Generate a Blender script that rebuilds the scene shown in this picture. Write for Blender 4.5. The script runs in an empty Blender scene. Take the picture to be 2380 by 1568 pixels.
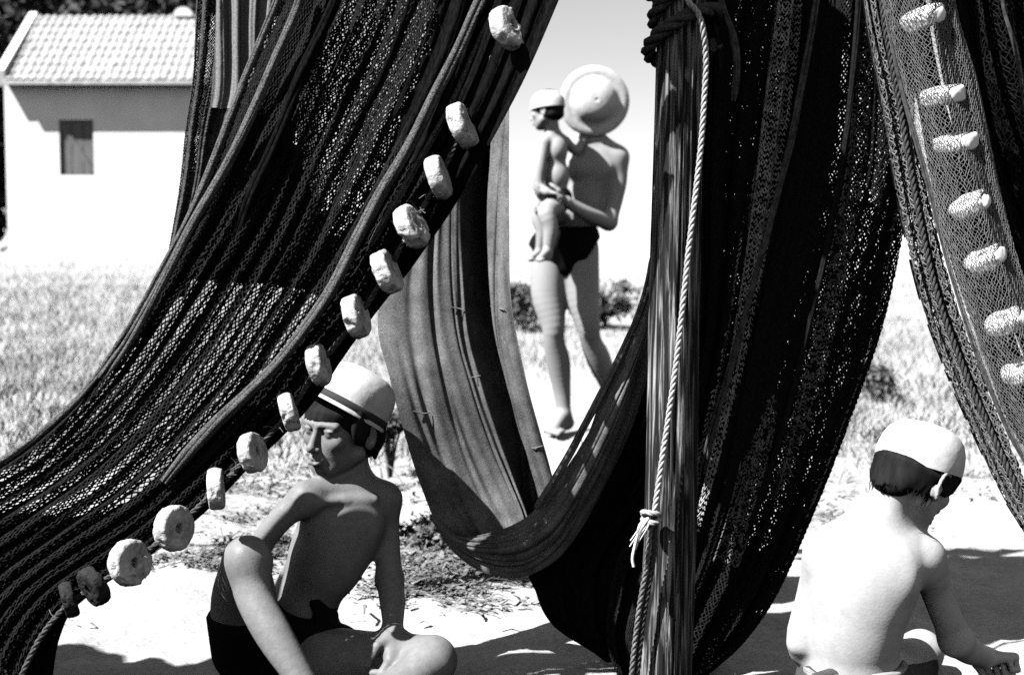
import bpy, math, random
import numpy as np
from mathutils import Vector, Matrix, noise as mnoise

random.seed(7); np.random.seed(7)
scene = bpy.context.scene
COL = scene.collection

# ------------------------------------------------------------------ camera
F = 2380 * 50 / 36.0
CAM_Z = 1.0
PHI = math.atan((784 - 540) / F)
cam_d = bpy.data.cameras.new('camera'); cam = bpy.data.objects.new('camera', cam_d); COL.objects.link(cam)
cam.location = (0, 0, CAM_Z); cam.rotation_euler = (math.pi / 2 - PHI, 0, 0)
cam_d.lens = 50; cam_d.sensor_width = 36; cam_d.clip_end = 4000
cam_d.dof.use_dof = True; cam_d.dof.focus_distance = 3.0; cam_d.dof.aperture_fstop = 4.4
scene.camera = cam

# ------------------------------------------------------------------ light
SUN_EL, SUN_AZ = math.radians(50), math.radians(60)      # azimuth measured from behind the camera towards its left
S = Vector((-math.cos(SUN_EL) * math.sin(SUN_AZ), -math.cos(SUN_EL) * math.cos(SUN_AZ), math.sin(SUN_EL)))
world = bpy.data.worlds.new('World'); scene.world = world; world.use_nodes = True
wn = world.node_tree; wn.nodes.clear()
sky = wn.nodes.new('ShaderNodeTexSky'); sky.sky_type = 'NISHITA'; sky.sun_disc = False
sky.sun_elevation = SUN_EL; sky.sun_rotation = math.atan2(S.x, S.y)
sky.dust_density = 0.05; sky.air_density = 1.0
bw = wn.nodes.new('ShaderNodeRGBToBW')
bg = wn.nodes.new('ShaderNodeBackground'); bg.inputs['Strength'].default_value = 0.05
wo = wn.nodes.new('ShaderNodeOutputWorld')
wn.links.new(sky.outputs[0], bw.inputs[0]); wn.links.new(bw.outputs[0], bg.inputs['Color']); wn.links.new(bg.outputs[0], wo.inputs['Surface'])
sd = bpy.data.lights.new('sun', 'SUN'); sd.energy = 5.0; sd.angle = math.radians(0.53); sd.color = (1, 1, 1)
so = bpy.data.objects.new('sun', sd); COL.objects.link(so); so.rotation_euler = (-S).to_track_quat('-Z', 'Y').to_euler(); so.location = (-3, -2, 5)
scene.view_settings.view_transform = 'Standard'; scene.view_settings.look = 'None'
scene.view_settings.gamma = 1; scene.view_settings.use_curve_mapping = False
scene.view_settings.exposure = 1.55
scene.cycles.diffuse_bounces = 0; scene.cycles.max_bounces = 4; scene.cycles.glossy_bounces = 0
scene.cycles.use_denoising = False

# ------------------------------------------------------------------ helpers
def at(x, y, Y):
    """photo pixel (2380 wide) at world depth Y -> world point"""
    a = (x - 1190) / F; b = (784 - y) / F
    d = np.array([a, math.cos(PHI) + b * math.sin(PHI), -math.sin(PHI) + b * math.cos(PHI)])
    d = d * (Y / d[1]); return np.array([d[0], Y, d[2] + CAM_Z])
def project(P):
    P = np.asarray(P, float); q = P - np.array([0, 0, CAM_Z])
    fw = q[..., 1] * math.cos(PHI) - q[..., 2] * math.sin(PHI); up = q[..., 1] * math.sin(PHI) + q[..., 2] * math.cos(PHI)
    return 1190 + F * q[..., 0] / fw, 784 - F * up / fw
def nrm(v):
    v = np.asarray(v, float); return v / (np.linalg.norm(v, axis=-1, keepdims=True) + 1e-12)

def link(name, me, mat=None, parent=None, loc=None):
    o = bpy.data.objects.new(name, me); COL.objects.link(o)
    if mat is not None and not me.materials: me.materials.append(mat)
    if loc is not None: o.location = loc
    if parent is not None: o.parent = parent
    return o
def mesh_np(name, V, faces, smooth=True):
    """faces: list of int arrays (n,k)"""
    me = bpy.data.meshes.new(name)
    V = np.asarray(V, np.float32)
    faces = [np.asarray(f, np.int32) for f in faces if len(f)]
    loops = np.concatenate([f.ravel() for f in faces]); tot = np.concatenate([np.full(len(f), f.shape[1], np.int32) for f in faces])
    start = np.concatenate([[0], np.cumsum(tot)[:-1]]).astype(np.int32)
    me.vertices.add(len(V)); me.vertices.foreach_set('co', V.ravel())
    me.loops.add(len(loops)); me.loops.foreach_set('vertex_index', loops)
    me.polygons.add(len(tot)); me.polygons.foreach_set('loop_start', start); me.polygons.foreach_set('loop_total', tot)
    me.polygons.foreach_set('use_smooth', np.full(len(tot), smooth)); me.update(calc_edges=True); me.validate()
    return me
def thing(name, label, cat, loc=(0, 0, 0), group=None):
    o = bpy.data.objects.new(name, None); COL.objects.link(o); o.location = loc; o.empty_display_size = .1
    o['label'] = label; o['category'] = cat
    if group: o['group'] = group
    return o
def tag(o, label, cat, group=None):
    o['label'] = label; o['category'] = cat
    if group: o['group'] = group
    return o
class MB:
    def __init__(s): s.V = []; s.F = {}; s.n = 0
    def add(s, V, F):
        V = np.asarray(V, float); F = np.asarray(F, int)
        s.F.setdefault(F.shape[1], []).append(F + s.n); s.V.append(V); s.n += len(V)
    def box(s, lo, hi, M=None):
        x0, y0, z0 = lo; x1, y1, z1 = hi
        V = np.array([(x0,y0,z0),(x1,y0,z0),(x1,y1,z0),(x0,y1,z0),(x0,y0,z1),(x1,y0,z1),(x1,y1,z1),(x0,y1,z1)], float)
        if M is not None: V = V @ np.asarray(M)[:3,:3].T + np.asarray(M)[:3,3]
        s.add(V, [(0,3,2,1),(4,5,6,7),(0,1,5,4),(1,2,6,5),(2,3,7,6),(3,0,4,7)])
    def mesh(s, name, smooth=True): return mesh_np(name, np.concatenate(s.V), [np.concatenate(v) for v in s.F.values()], smooth)

def catmull(P, n):
    """resample control points to n points, roughly uniform in arc length"""
    P = np.asarray(P, float); m = len(P)
    if m == 2: return P[0] + (P[1] - P[0]) * np.linspace(0, 1, n)[:, None]
    Q = np.vstack([2 * P[0] - P[1], P, 2 * P[-1] - P[-2]])
    k = 24; ts = np.linspace(0, m - 1, (m - 1) * k + 1); i = np.minimum(ts.astype(int), m - 2); f = (ts - i)[:, None]
    p0, p1, p2, p3 = Q[i], Q[i + 1], Q[i + 2], Q[i + 3]
    C = .5 * (2 * p1 + (p2 - p0) * f + (2 * p0 - 5 * p1 + 4 * p2 - p3) * f ** 2 + (3 * p1 - p0 - 3 * p2 + p3) * f ** 3)
    L = np.concatenate([[0], np.cumsum(np.linalg.norm(np.diff(C, axis=0), axis=1))]); s = np.linspace(0, L[-1], n)
    return np.stack([np.interp(s, L, C[:, j]) for j in range(C.shape[1])], 1)

def sn1(x, seed=0):                   # smooth 1-D noise, vectorised
    x = np.asarray(x, float); i = np.floor(x); f = x - i; f = f * f * (3 - 2 * f)
    h = lambda k: np.modf(np.abs(np.sin(k * 127.1 + seed * 311.7) * 43758.5453))[0] * 2 - 1
    return h(i) * (1 - f) + h(i + 1) * f
def sn2(x, y, seed=0):
    x = np.asarray(x, float); y = np.asarray(y, float); i = np.floor(x); j = np.floor(y); f = x - i; g = y - j
    f = f * f * (3 - 2 * f); g = g * g * (3 - 2 * g)
    h = lambda a, b: np.modf(np.abs(np.sin(a * 127.1 + b * 269.5 + seed * 74.7) * 43758.5453))[0] * 2 - 1
    return (h(i, j) * (1 - f) + h(i + 1, j) * f) * (1 - g) + (h(i, j + 1) * (1 - f) + h(i + 1, j + 1) * f) * g

def tube_mb(mb, P, r, sides=6):
    P = np.asarray(P, float); n = len(P); T = nrm(np.gradient(P, axis=0))
    r = np.broadcast_to(np.asarray(r, float), (n,))
    N = np.zeros_like(P); a = np.array([0, 0, 1.]) if abs(T[0][2]) < .9 else np.array([1., 0, 0])
    N[0] = nrm(a - T[0] * a.dot(T[0]))
    for i in range(1, n): v = N[i-1] - T[i] * N[i-1].dot(T[i]); N[i] = nrm(v)
    B = np.cross(T, N); A = np.arange(sides) * 2 * math.pi / sides
    V = P[:, None] + r[:, None, None] * (np.cos(A)[None, :, None] * N[:, None] + np.sin(A)[None, :, None] * B[:, None])
    i = np.arange(n - 1)[:, None] * sides; j = np.arange(sides)[None]; k = (j + 1) % sides
    Fq = np.stack([i + j, i + k, i + sides + k, i + sides + j], -1).reshape(-1, 4)
    mb.add(V.reshape(-1, 3), Fq)
    mb.add(V[0], [list(range(sides))[::-1]]); mb.add(V[-1], [list(range(sides))])
def rope_mesh(name, pts, r, step=None, twist=None):
    """three laid strands round a centre line"""
    P0 = np.asarray(pts, float); L = np.linalg.norm(np.diff(P0, axis=0), axis=1).sum() * 1.03
    step = step or r * .7; n = max(8, int(L / step)); P = catmull(P0, n); twist = twist or r * 7.5
    T = nrm(np.gradient(P, axis=0)); N = np.zeros_like(P); a = np.array([0., 1, 0]) if abs(T[0][1]) < .8 else np.array([1., 0, 0])
    N[0] = nrm(a - T[0] * a.dot(T[0]))
    for i in range(1, n): N[i] = nrm(N[i-1] - T[i] * N[i-1].dot(T[i]))
    B = np.cross(T, N); ph = np.linspace(0, L, n) / twist * 2 * math.pi; mb = MB()
    for k in range(3):
        c = ph + k * 2.094
        Q = P + r * .52 * (np.cos(c)[:, None] * N + np.sin(c)[:, None] * B)
        tube_mb(mb, Q, r * .56, 6)
    return mb.mesh(name)

# ------------------------------------------------------------------ materials (black-and-white photograph: greys)
def material(name, base, rough=.8, spec=.3, n1=None, bump=None, stretch=(1, 1, 1), coords='Object', n2=None):
    """n1=(scale,low,high) multiplies the base value; bump=(scale,strength,distance)"""
    m = bpy.data.materials.new(name); m.use_nodes = True; nt = m.node_tree; b = nt.nodes['Principled BSDF']
    b.inputs['Base Color'].default_value = (base, base, base, 1); b.inputs['Roughness'].default_value = rough
    b.inputs['Specular IOR Level'].default_value = spec
    tc = nt.nodes.new('ShaderNodeTexCoord'); mp = nt.nodes.new('ShaderNodeMapping'); mp.inputs['Scale'].default_value = stretch
    nt.links.new(tc.outputs[coords], mp.inputs[0]); last = None
    for spec_ in (n1, n2):
        if not spec_: continue
        t = nt.nodes.new('ShaderNodeTexNoise'); t.inputs['Scale'].default_value = spec_[0]; t.inputs['Detail'].default_value = 6; t.inputs['Roughness'].default_value = .65
        r = nt.nodes.new('ShaderNodeMapRange'); r.inputs['From Min'].default_value = .35; r.inputs['From Max'].default_value = .65
        r.inputs['To Min'].default_value = spec_[1]; r.inputs['To Max'].default_value = spec_[2]
        nt.links.new(mp.outputs[0], t.inputs['Vector']); nt.links.new(t.outputs[0], r.inputs[0])
        if last is None: last = r.outputs[0]
        else:
            mm = nt.nodes.new('ShaderNodeMath'); mm.operation = 'MULTIPLY'; nt.links.new(last, mm.inputs[0]); nt.links.new(r.outputs[0], mm.inputs[1]); last = mm.outputs[0]
    if last is not None:
        mm = nt.nodes.new('ShaderNodeMath'); mm.operation = 'MULTIPLY'; mm.inputs[1].default_value = base; nt.links.new(last, mm.inputs[0])
        nt.links.new(mm.outputs[0], b.inputs['Base Color'])
    if bump:
        t = nt.nodes.new('ShaderNodeTexNoise'); t.inputs['Scale'].default_value = bump[0]; t.inputs['Detail'].default_value = 5
        bp = nt.nodes.new('ShaderNodeBump'); bp.inputs['Strength'].default_value = bump[1]; bp.inputs['Distance'].default_value = bump[2]
        nt.links.new(mp.outputs[0], t.inputs['Vector']); nt.links.new(t.outputs[0], bp.inputs['Height']); nt.links.new(bp.outputs[0], b.inputs['Normal'])
    return m
M_sand = material('sand', .34, .9, .1, n1=(1.3, .82, 1.12), n2=(90, .78, 1.15), bump=(35, .5, .02))
M_dune = material('dune', .36, .95, .05, n1=(.15, .85, 1.1))
M_skin = material('tanned skin', .165, .5, .2, n1=(14, .82, 1.08), n2=(70, .9, 1.07), bump=(190, .35, .0016))
M_skin2 = material('pale back skin', .36, .55, .15, n1=(12, .86, 1.05), n2=(60, .93, 1.05), bump=(190, .3, .0014))
M_skin3 = material('sunlit skin', .28, .55, .2, n1=(6, .93, 1.06))
M_hair = material('dark hair', .007, .8, .12, n1=(60, .5, 1.8), stretch=(1, 1, .2))
M_hat = material('white cotton', .52, .9, .1, n1=(24, .86, 1.04), n2=(160, .93, 1.04), bump=(20, .3, .010))
M_band = material('dark ribbon', .03, .8, .2)
M_trunks = material('black swimming trunks', .006, .9, .05)
M_shorts = material('dark shorts', .05, .85, .1, n1=(40, .8, 1.2), bump=(350, .3, .001))
M_shorts2 = material('light striped shorts', .22, .85, .1, n1=(20, .5, 1.3), stretch=(1, 1, 9))
M_twine = material('tarred net twine', .008, .85, .06, n1=(120, .6, 1.6))
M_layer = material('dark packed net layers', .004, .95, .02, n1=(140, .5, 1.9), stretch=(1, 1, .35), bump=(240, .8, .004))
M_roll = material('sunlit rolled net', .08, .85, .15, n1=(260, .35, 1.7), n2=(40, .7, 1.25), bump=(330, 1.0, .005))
M_web = material('fine mesh net cloth', .105, .9, .1, n1=(300, .6, 1.4), n2=(14, .65, 1.3), bump=(520, .6, .002))
M_twine2 = material('pale net twine', .13, .7, .25, n1=(90, .6, 1.3))
M_twine3 = material('worn net twine', .04, .75, .15, n1=(60, .5, 1.9))
M_dash = material('sunlit net twine', .20, .7, .25, n1=(50, .4, 1.8))  # pale copy of the tarred twine, sunlight put into its colour
M_dash2 = material('half-lit net twine', .085, .7, .25, n1=(50, .3, 2.0))  # mid-grey copy of the tarred twine, weaker sunlight put into its colour
M_cork = material('white cork', .45, .85, .15, n1=(55, .72, 1.08), n2=(14, .75, 1.1), bump=(90, .9, .006))
M_corkd = material('dark cork', .018, .85, .15, n1=(55, .6, 1.3), bump=(90, .9, .006))
M_rope = material('pale rope', .34, .8, .15, n1=(200, .75, 1.15), bump=(500, .6, .002))
M_roped = material('dark rope', .04, .85, .15, n1=(160, .6, 1.8), bump=(400, .7, .003))
M_lime = material('limewash wall', .80, .9, .1, n1=(1.1, .86, 1.03), bump=(12, .3, .01))
M_tile = material('pale clay tile', .40, .9, .1, n1=(2.3, .8, 1.1), n2=(9, .7, 1.15))
M_shut = material('grey wood shutter', .13, .8, .15, n1=(10, .8, 1.2), stretch=(1, 1, .2))
M_leaf = material('tree foliage', .05, .8, .2, n1=(3, .5, 1.8))
M_bush = material('dune shrub', .11, .8, .2, n1=(6, .6, 1.5))
M_bark = material('bark', .08, .9, .1, n1=(8, .7, 1.3))
M_grass = material('dry grass', .42, .85, .1, n1=(.9, .5, 1.25), n2=(5, .7, 1.2))
M_litter = material('plant litter', .085, .9, .1, n1=(20, .5, 2.4))

def wood_material():
    m = bpy.data.materials.new('weathered timber'); m.use_nodes = True; nt = m.node_tree; b = nt.nodes['Principled BSDF']
    b.inputs['Roughness'].default_value = .8; b.inputs['Specular IOR Level'].default_value = .2
    tc = nt.nodes.new('ShaderNodeTexCoord'); mp = nt.nodes.new('ShaderNodeMapping'); mp.inputs['Scale'].default_value = (1, 1, .045)
    n0 = nt.nodes.new('ShaderNodeTexNoise'); n0.inputs['Scale'].default_value = 85; n0.inputs['Detail'].default_value = 8; n0.inputs['Distortion'].default_value = .9
    n3 = nt.nodes.new('ShaderNodeTexNoise'); n3.inputs['Scale'].default_value = 300; n3.inputs['Detail'].default_value = 3
    cr = nt.nodes.new('ShaderNodeValToRGB'); e = cr.color_ramp.elements
    e[0].position = .45; e[0].color = (.008, .008, .008, 1); e[1].position = .70; e[1].color = (.33, .33, .33, 1)
    x = cr.color_ramp.elements.new(.52); x.color = (.055, .055, .055, 1)
    nt.links.new(tc.outputs['Object'], mp.inputs[0]); nt.links.new(mp.outputs[0], n0.inputs['Vector']); nt.links.new(mp.outputs[0], n3.inputs['Vector'])
    nt.links.new(n0.outputs[0], cr.inputs[0]); nt.links.new(cr.outputs[0], b.inputs['Base Color'])
    ad = nt.nodes.new('ShaderNodeMath'); nt.links.new(n0.outputs[0], ad.inputs[0]); nt.links.new(n3.outputs[0], ad.inputs[1])
    bp = nt.nodes.new('ShaderNodeBump'); bp.inputs['Strength'].default_value = .9; bp.inputs['Distance'].default_value = .006
    nt.links.new(ad.outputs[0], bp.inputs['Height']); nt.links.new(bp.outputs[0], b.inputs['Normal'])
    return m
M_wood = wood_material()

# ================================================================== SETTING
def ground_z(x, y):
    x = np.asarray(x, float); y = np.asarray(y, float)
    far = np.clip((y - 9) / 18, 0, 1); far = far * far * (3 - 2 * far)
    leftw = np.clip((2 - x) / 8, 0, 1)
    z = far * (.25 + .30 * leftw)
    z = z + .030 * sn2(x * 1.1 + 3, y * 1.1, 1) * np.clip((y - 2.2) / 2, 0.15, 1) + .012 * sn2(x * 4, y * 4, 2) + .10 * sn2(x * .25, y * .25, 3) * np.clip((y - 8) / 8, 0, 1)
    return z - .02
def build_ground():
    def axis(lo, hi, a, b, fine, grow):
        xs = list(np.arange(a, b, fine)); s = fine
        while xs[-1] < hi: s *= grow; xs.append(xs[-1] + s)
        s = fine
        while xs[0] > lo: s *= grow; xs.insert(0, xs[0] - s)
        return np.array(xs)
    xs = axis(-900, 900, -2.2, 2.6, .03, 1.07); ys = axis(-60, 1500, 2.2, 8.0, .03, 1.06)
    X, Y = np.meshgrid(xs, ys); Z = ground_z(X, Y)
    near = (Y > 1.5) & (Y < 9)
    Z = Z + near * (.013 * sn2(X * 9, Y * 9, 4) + .007 * sn2(X * 21 + Y * 5, Y * 17, 5) + .003 * sn2(X * 40, Y * 40, 6))
    n, m = X.shape; i = np.arange(n - 1)[:, None] * m + np.arange(m - 1)[None]
    Fq = np.stack([i, i + 1, i + m + 1, i + m], -1).reshape(-1, 4)
    o = link('sand_ground', mesh_np('sand_ground', np.stack([X, Y, Z], -1).reshape(-1, 3), [Fq]), M_sand); o['kind'] = 'structure'
    # pale far dune ridge along the horizon
    xs = np.linspace(-90, 120, 220); ys = np.linspace(55, 140, 40); X, Y = np.meshgrid(xs, ys)
    h = np.sin(np.clip((Y - 55) / 45, 0, 1) * math.pi) ** .8
    Z = h * (3.0 + .35 * sn2(X * .05, Y * .03, 6) + .12 * sn2(X * .3, Y * .2, 7)) + .1
    n, m = X.shape; i = np.arange(n - 1)[:, None] * m + np.arange(m - 1)[None]
    Fq = np.stack([i, i + 1, i + m + 1, i + m], -1).reshape(-1, 4)
    o = link('dune_hills', mesh_np('dune_hills', np.stack([X, Y, Z], -1).reshape(-1, 3), [Fq]), M_dune); o['kind'] = 'structure'
build_ground()

def blades(xy, hgt, wid, lean, seed, clump=None):
    """xy (n,2): one bent two-triangle blade each"""
    rs = np.random.RandomState(seed); n = len(xy); z = ground_z(xy[:, 0], xy[:, 1])
    a = rs.uniform(0, 2 * math.pi, n); h = hgt * rs.uniform(.5, 1.3, n); w = wid * rs.uniform(.6, 1.4, n); l = lean * rs.uniform(.2, 1.4, n) * h
    b = rs.uniform(0, 2 * math.pi, n); side = np.stack([np.cos(a), np.sin(a), 0 * a], 1) * w[:, None]; ln = np.stack([np.cos(b), np.sin(b), 0 * b], 1) * l[:, None]
    base = np.stack([xy[:, 0], xy[:, 1], z - .01], 1); up = np.array([0, 0, 1.])[None] * h[:, None]
    V = np.stack([base - side, base + side, base + up * .6 + ln * .4 + side * .7, base + up * .6 + ln * .4 - side * .7, base + up + ln], 1).reshape(-1, 3)
    i = np.arange(n)[:, None] * 5
    return V, i + np.array([[0, 1, 2, 3]]), i + np.array([[3, 2, 4]])
def grass_field():
    rs = np.random.RandomState(3)
    n = 120000; y = 5.6 + (26 - 5.6) * rs.beta(1.1, 2.2, n); x = (rs.uniform(-.46, .50, n)) * y
    dens = sn2(x * .8, y * .8, 11) + .6 * sn2(x * 2.4, y * 2.4, 12)
    left = x < -.055 * y; right = x > .20 * y
    p = np.where(left, .95, np.where(right, .6, .28)) + .35 * dens; p *= np.clip((y - 5.6) / 1.6, 0.03, 1)
    path = np.abs(x - (.05 * y)) < .09 * y
    p = np.where(path & (y < 10), p * .12, p)
    k = rs.uniform(size=n) < p; xy = np.stack([x, y], 1)[k]
    sc = 1.0
    V, q, t = blades(xy, .10, .0042, .9, 5); o = link('dry_grass', mesh_np('dry_grass', V, [q, t], False), M_grass)
    o['kind'] = 'stuff'; tag(o, 'pale dry dune grass growing between the nets and the hut', 'grass')
grass_field()

def litter():
    rs = np.random.RandomState(9); V = []; Q = []; n0 = 0
    # dark dry stalks and leaf bits lying on the sand
    zones = [(-.85, -.02, 3.75, 6.2, 3600), (-.1, .45, 3.9, 5.0, 250), (-1.45, -.35, 3.3, 5.2, 2600), (-1.1, .0, 3.5, 4.6, 1800), (.9, 2.4, 4.9, 8.0, 1500), (-1.6, -.6, 4.0, 6.5, 1800), (-.3, .25, 3.7, 4.3, 350)]
    for (x0, x1, y0, y1, n) in zones:
        x = rs.uniform(x0, x1, n * 3); y = rs.uniform(y0, y1, n * 3)
        ed = np.minimum(np.minimum(x - x0, x1 - x) / .22, np.minimum(y - y0, y1 - y) / .45); k = (sn2(x * 3.5, y * 3.5, 21) + .6 * sn2(x * 9, y * 9, 22) + .25 * rs.normal(0, 1, len(x))) > .18 + .9 * (1 - np.clip(ed, 0, 1)); x, y = x[k][:n], y[k][:n]; m = len(x)
        z = ground_z(x, y) + rs.uniform(0, .014, m); a = rs.normal(-.5, .9, m); L = rs.gamma(2., .006, m) + .003; w = rs.uniform(.0015, .0065, m); tilt = rs.uniform(-.2, .9, m) * L
        d = np.stack([np.cos(a), np.sin(a), 0 * a], 1); s = np.stack([-np.sin(a), np.cos(a), 0 * a], 1) * w[:, None]
        c = np.stack([x, y, z], 1); e = c + d * L[:, None] * 2; e[:, 2] += np.abs(tilt)
        mid = (c + e) / 2; mid[:, 2] += .3 * L
        P = np.stack([c - s, c + s, mid + s, mid - s, e + s * .4, e - s * .4], 1).reshape(-1, 3)
        i = n0 + np.arange(m)[:, None] * 6; Q += [i + np.array([[0, 1, 2, 3]]), i + np.array([[3, 2, 4, 5]])]; V.append(P); n0 += m * 6
    o = link('plant_litter', mesh_np('plant_litter', np.concatenate(V), [np.concatenate(Q)], False), M_litter)
    o['kind'] = 'stuff'; tag(o, 'dark dry stalks and leaf litter scattered on the sand behind the sitting boy', 'plant litter')
litter()

def leaf_cloud(n, c, rad, leaf, seed, clumps=14):
    rs = np.random.RandomState(seed); cc = rs.normal(0, 1, (clumps, 3)); cc = nrm(cc) * rs.uniform(.2, .85, (clumps, 1))
    k = rs.randint(0, clumps, n); p = cc[k] + rs.normal(0, .22, (n, 3)); p = p * np.array(rad) + np.array(c)
    a = nrm(rs.normal(0, 1, (n, 3))); b = nrm(np.cross(a, rs.normal(0, 1, (n, 3)))); s = leaf * rs.uniform(.5, 1.5, (n, 1))
    V = np.stack([p - a * s, p + b * s * .5, p + a * s, p - b * s * .5], 1).reshape(-1, 3)
    return V, np.arange(n * 4).reshape(-1, 4)
def tree(px, py, Y, rad, n, label, seed, top):
    P = at(px, py, Y); gz = float(ground_z(P[0], Y)); t = thing('broadleaf_tree', label, 'tree', (P[0], Y, gz), 'trees behind the hut'); h = P[2] - gz
    mb = MB(); rs = np.random.RandomState(seed)
    tr = catmull([(0, 0, -.1), (.1, 0, h * .4), (0, .1, h)], 10); tube_mb(mb, tr, np.linspace(.2, .07, 10), 8)
    for k in range(6):
        z0 = h * rs.uniform(.35, .8); a = rs.uniform(0, 6.28); e = np.array([math.cos(a) * rad[0] * .6, math.sin(a) * rad[1] * .6, z0 + h * .25])
        tube_mb(mb, catmull([(0, 0, z0), (e[0] * .5, e[1] * .5, z0 + h * .08), e], 6), np.linspace(.07, .02, 6), 6)
    link('trunk', mb.mesh('trunk'), M_bark, t)
    V, q = leaf_cloud(n, (0, 0, h), rad, .13, seed, 34); link('crown', mesh_np('crown', V, [q], False), M_leaf, t)
for k, (px, py, rx, lab) in enumerate([(-160, 260, 2.0, 'dark tree at the far left edge, beside the hut corner'), (60, 20, 2.1, 'dark tree behind the left end of the hut roof'),
        (260, 0, 2.1, 'dark tree behind the middle of the hut roof'), (470, -20, 2.3, 'dark tree behind the hut roof next to the rounded chimney')]):
    tree(px, py, 35.5 if k else 34, (rx * 1.12, 1.6, 2.1 if k else 3.2), 34000, lab, 30 + k, 0)

def shrub(px, py, Y, rad, n, label, seed, grp='dune shrubs'):
    P = at(px, py, Y); gz = float(ground_z(P[0], Y)); t = thing('dune_shrub', label, 'shrub', (P[0], Y, gz), grp); h = max(P[2] - gz, rad[2] * .6)
    mb = MB(); rs = np.random.RandomState(seed)
    for k in range(9):
        a = rs.uniform(0, 6.28); r = rs.uniform(.2, .8)
        tube_mb(mb, catmull([(0, 0, -.02), (math.cos(a) * rad[0] * r * .4, math.sin(a) * rad[1] * r * .4, h * .6), (math.cos(a) * rad[0] * r, math.sin(a) * rad[1] * r, h * 1.1)], 6), np.linspace(.008, .003, 6), 5)
    link('stems', mb.mesh('stems'), M_bark, t)
    V, q = leaf_cloud(n, (0, 0, h), rad, .016 * Y / 7, seed, 12); V[:, 2] = np.maximum(V[:, 2], .0)
    link('foliage', mesh_np('foliage', V, [q], False), M_bush, t)
shrub(1405, 700, 14.0, (.36, .3, .22), 1500, 'dark round shrub to the right of the standing man’s knees', 41)
shrub(1215, 700, 14.0, (.30, .3, .22), 1300, 'thin grey shrub to the left of the standing man’s legs', 42)
shrub(1345, 670, 15.0, (.20, .2, .26), 500, 'small shrub seen between the standing man’s thighs', 43)
shrub(2035, 880, 8.6, (.13, .2, .12), 1300, 'small dark shrub in the gap between the right-hand nets', 44)
shrub(2065, 1010, 6.6, (.10, .12, .05), 380, 'sparse low shrub just above the crouching boy’s hat', 45)
shrub(990, 1235, 4.5, (.10, .12, .07), 1300, 'dark weedy shrub beside the sitting boy’s upper arm', 46)
shrub(905, 990, 5.9, (.10, .12, .10), 900, 'dark weed behind the sitting boy’s hat', 47)

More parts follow.
